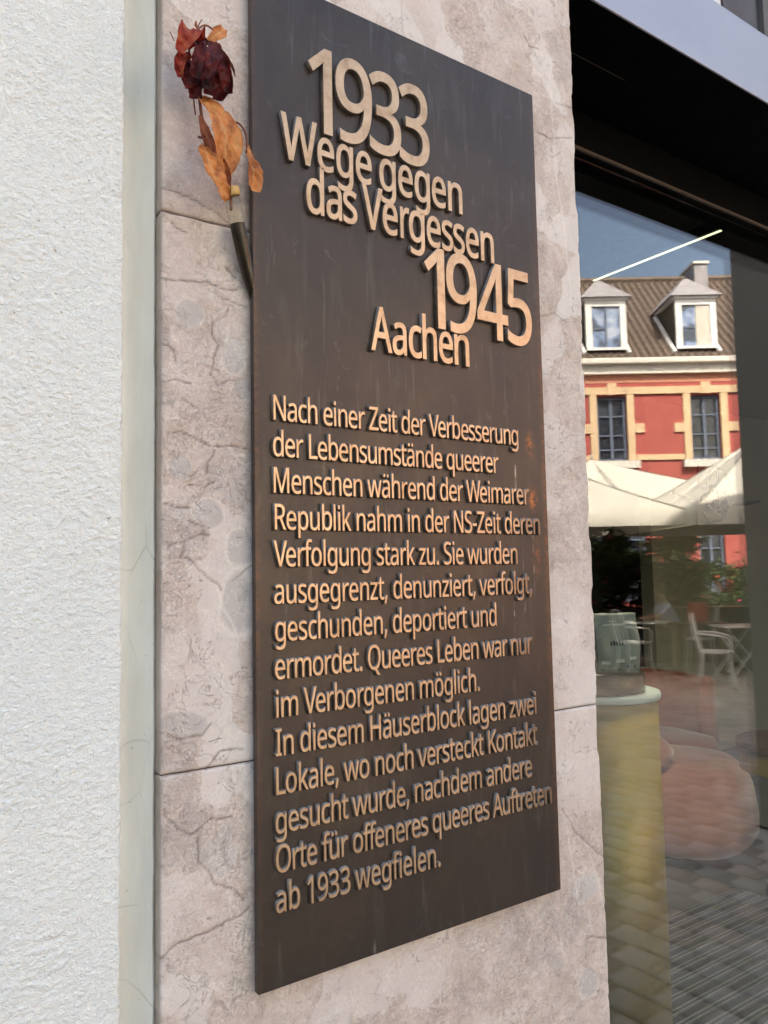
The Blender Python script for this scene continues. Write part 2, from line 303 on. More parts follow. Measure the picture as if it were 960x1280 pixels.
slab(1.9288, 2.50, .00165, .0121, -.087, .2); slab(1.4108, 1.9268, .00165, .0121, -.087, .2); slab(1.4108, 2.50, .00165, .0121, .2001, .4945); slab(.92, 1.4092, .00165, .0122)
STJ = mat('joint_mortar', (.10, .075, .06, 1), .9, 0, .2, 60, .0006, 200)
boxobj('backing', (-.0855, .0165, 0), (.492, .29, 3.1), STJ, pier)
boxobj('plinth', (-.087, .0125, 0), (.4945, .0300, .919), STONE, pier); boxobj('capital', (-.087, .0125, 2.502), (.4945, .030, 3.1), STONE, pier)

# ------------------------------------------------------------------ bronze plaque
PW, PH, PT = .400, .9977, 2.2
t = NT('patinated_bronze'); v = t.pos(); w = t.wpos()
n1 = t.noise(t.pos((1, 1, .8)), 7, 5, .62, .4); n2 = t.noise(t.pos((1, 1, .15)), 60, 3, .6); n3 = t.noise(t.pos(), 240, 3, .6)
c = t.ramp(n1, [(.30, (.046, .038, .037, 1)), (.50, (.058, .046, .042, 1)), (.68, (.074, .056, .046, 1)), (.82, (.10, .07, .052, 1))])
c = t.mix(t.math('MULTIPLY', t.maprange(n2, .55, .72), .25), c, (.11, .10, .095, 1))
sep = t.n('ShaderNodeSeparateXYZ', {'Vector': w}); sx_, sz_ = sep.outputs['X'], sep.outputs['Z']
def spot(cx, cz, rx, rz):
    a = t.math('POWER', t.math('DIVIDE', t.math('SUBTRACT', sx_, cx), rx), 2.); b = t.math('POWER', t.math('DIVIDE', t.math('SUBTRACT', sz_, cz), rz), 2.)
    return t.math('POWER', 2.718, t.math('MULTIPLY', t.math('ADD', a, b), -1.))
m_ = t.math('ADD', spot(.3755, 1.672, .006, .010), t.math('MULTIPLY', spot(.3735, 1.740, .006, .013), .6)); m_ = t.math('ADD', m_, t.math('MULTIPLY', spot(.379, 1.60, .005, .02), .35)); m_ = t.math('ADD', m_, t.math('MULTIPLY', spot(.397, 1.6, .004, .5), .25))
m_ = t.math('ADD', m_, t.math('MULTIPLY', spot(.002, 1.70, .003, .6), .12))
c = t.mix(t.math('MULTIPLY', m_, t.maprange(t.noise(v, 170, 4, .7), .40, .62)), c, (.42, .15, .045, 1))
dr = t.math('MULTIPLY', t.math('ADD', t.math('ADD', spot(.347, 1.705, .0012, .025), spot(.373, 1.60, .0010, .03)), t.math('ADD', spot(.3555, 1.555, .001, .03), spot(.338, 1.525, .001, .02))), t.maprange(t.noise(t.pos((1, 1, .3)), 320, 3), .45, .6))
dr = t.math('MAXIMUM', dr, t.math('MULTIPLY', spot(.129, 1.208, .0015, .006), .6))
c = t.mix(t.math('MULTIPLY', dr, .6), c, (.45, .42, .42, 1))
c = t.mix(t.maprange(n3, .735, .76, 0, .5), c, (.35, .32, .3, 1)); c = t.mix(t.math('MULTIPLY', t.maprange(t.noise(t.pos(), 34, 5, .7, 1.5), .60, .72), .35), c, (.13, .125, .12, 1)); c = t.mix(t.math('MULTIPLY', t.maprange(t.noise(t.pos((1, 1, .08)), 140, 3, .6), .62, .74), .28), c, (.16, .15, .145, 1))
t.P(col=c, metal=.62, rough=t.math('ADD', t.maprange(n1, .3, .75, .40, .31), t.maprange(n3, .4, .7, -.03, .06)), spec=.5, nor=t.bump(t.noise(t.pos(), 620, 5, .7), .5, .0005, t.bump(t.noise(t.pos(), 9, 2), .15, .004))); BRONZE = t.m
t = NT('polished_bronze'); w = t.wpos()
br = t.noise(t.wpos((2.2, 1, .35)), 420, 3, .7); pt = t.noise(w, 60, 4, .65)
c = t.ramp(pt, [(.26, (.38, .24, .13, 1)), (.44, (.54, .365, .235, 1)), (.75, (.68, .48, .32, 1))])
c = t.mix(t.math('MULTIPLY', t.maprange(br, .35, .65), .30), c, (.42, .24, .14, 1))
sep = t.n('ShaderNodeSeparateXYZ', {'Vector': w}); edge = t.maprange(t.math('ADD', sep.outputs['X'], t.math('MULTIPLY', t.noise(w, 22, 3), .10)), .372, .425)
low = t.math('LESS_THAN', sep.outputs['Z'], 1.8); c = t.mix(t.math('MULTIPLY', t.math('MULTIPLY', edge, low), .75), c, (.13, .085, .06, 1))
t.P(col=c, metal=.75, rough=.38, spec=.5, nor=t.bump(br, .25, .0003)); GOLD = t.m
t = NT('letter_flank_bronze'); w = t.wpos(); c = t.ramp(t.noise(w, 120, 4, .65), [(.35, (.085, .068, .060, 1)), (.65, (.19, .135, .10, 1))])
gn = t.n('ShaderNodeNewGeometry'); sn = t.n('ShaderNodeSeparateXYZ', {'Vector': gn.outputs['Normal']}); c = t.mix(t.math('MULTIPLY', t.maprange(sn.outputs['Z'], .2, .8), t.maprange(t.noise(w, 60, 3), .3, .6, .4, .85)), c, (.36, .34, .33, 1))  # up-facing flanks greyed: dust tone, with the sky highlight put into the colour
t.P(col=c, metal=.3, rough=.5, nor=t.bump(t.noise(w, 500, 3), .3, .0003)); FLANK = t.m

plaque = thing('memorial_plaque', 'tall dark bronze memorial plaque with raised golden lettering on the stone pier', 'plaque', loc=(0, .004, PT))
bm = bmesh.new(); box(bm, (0, -.004, -PH), (PW, .0035, 0)); finish(bm, 'plate', BRONZE, plaque, bevel=.0007)
for sx in (.03, PW-.03):
    for sz in (-.06, -PH+.06):
        bm = bmesh.new(); lathe(bm, [(.005, 0), (.005, .0055)], 16, Matrix.Translation((sx, .0034, sz)) @ Matrix.Rotation(-math.pi/2, 4, 'X')); finish(bm, 'spacer', FLANK, plaque)

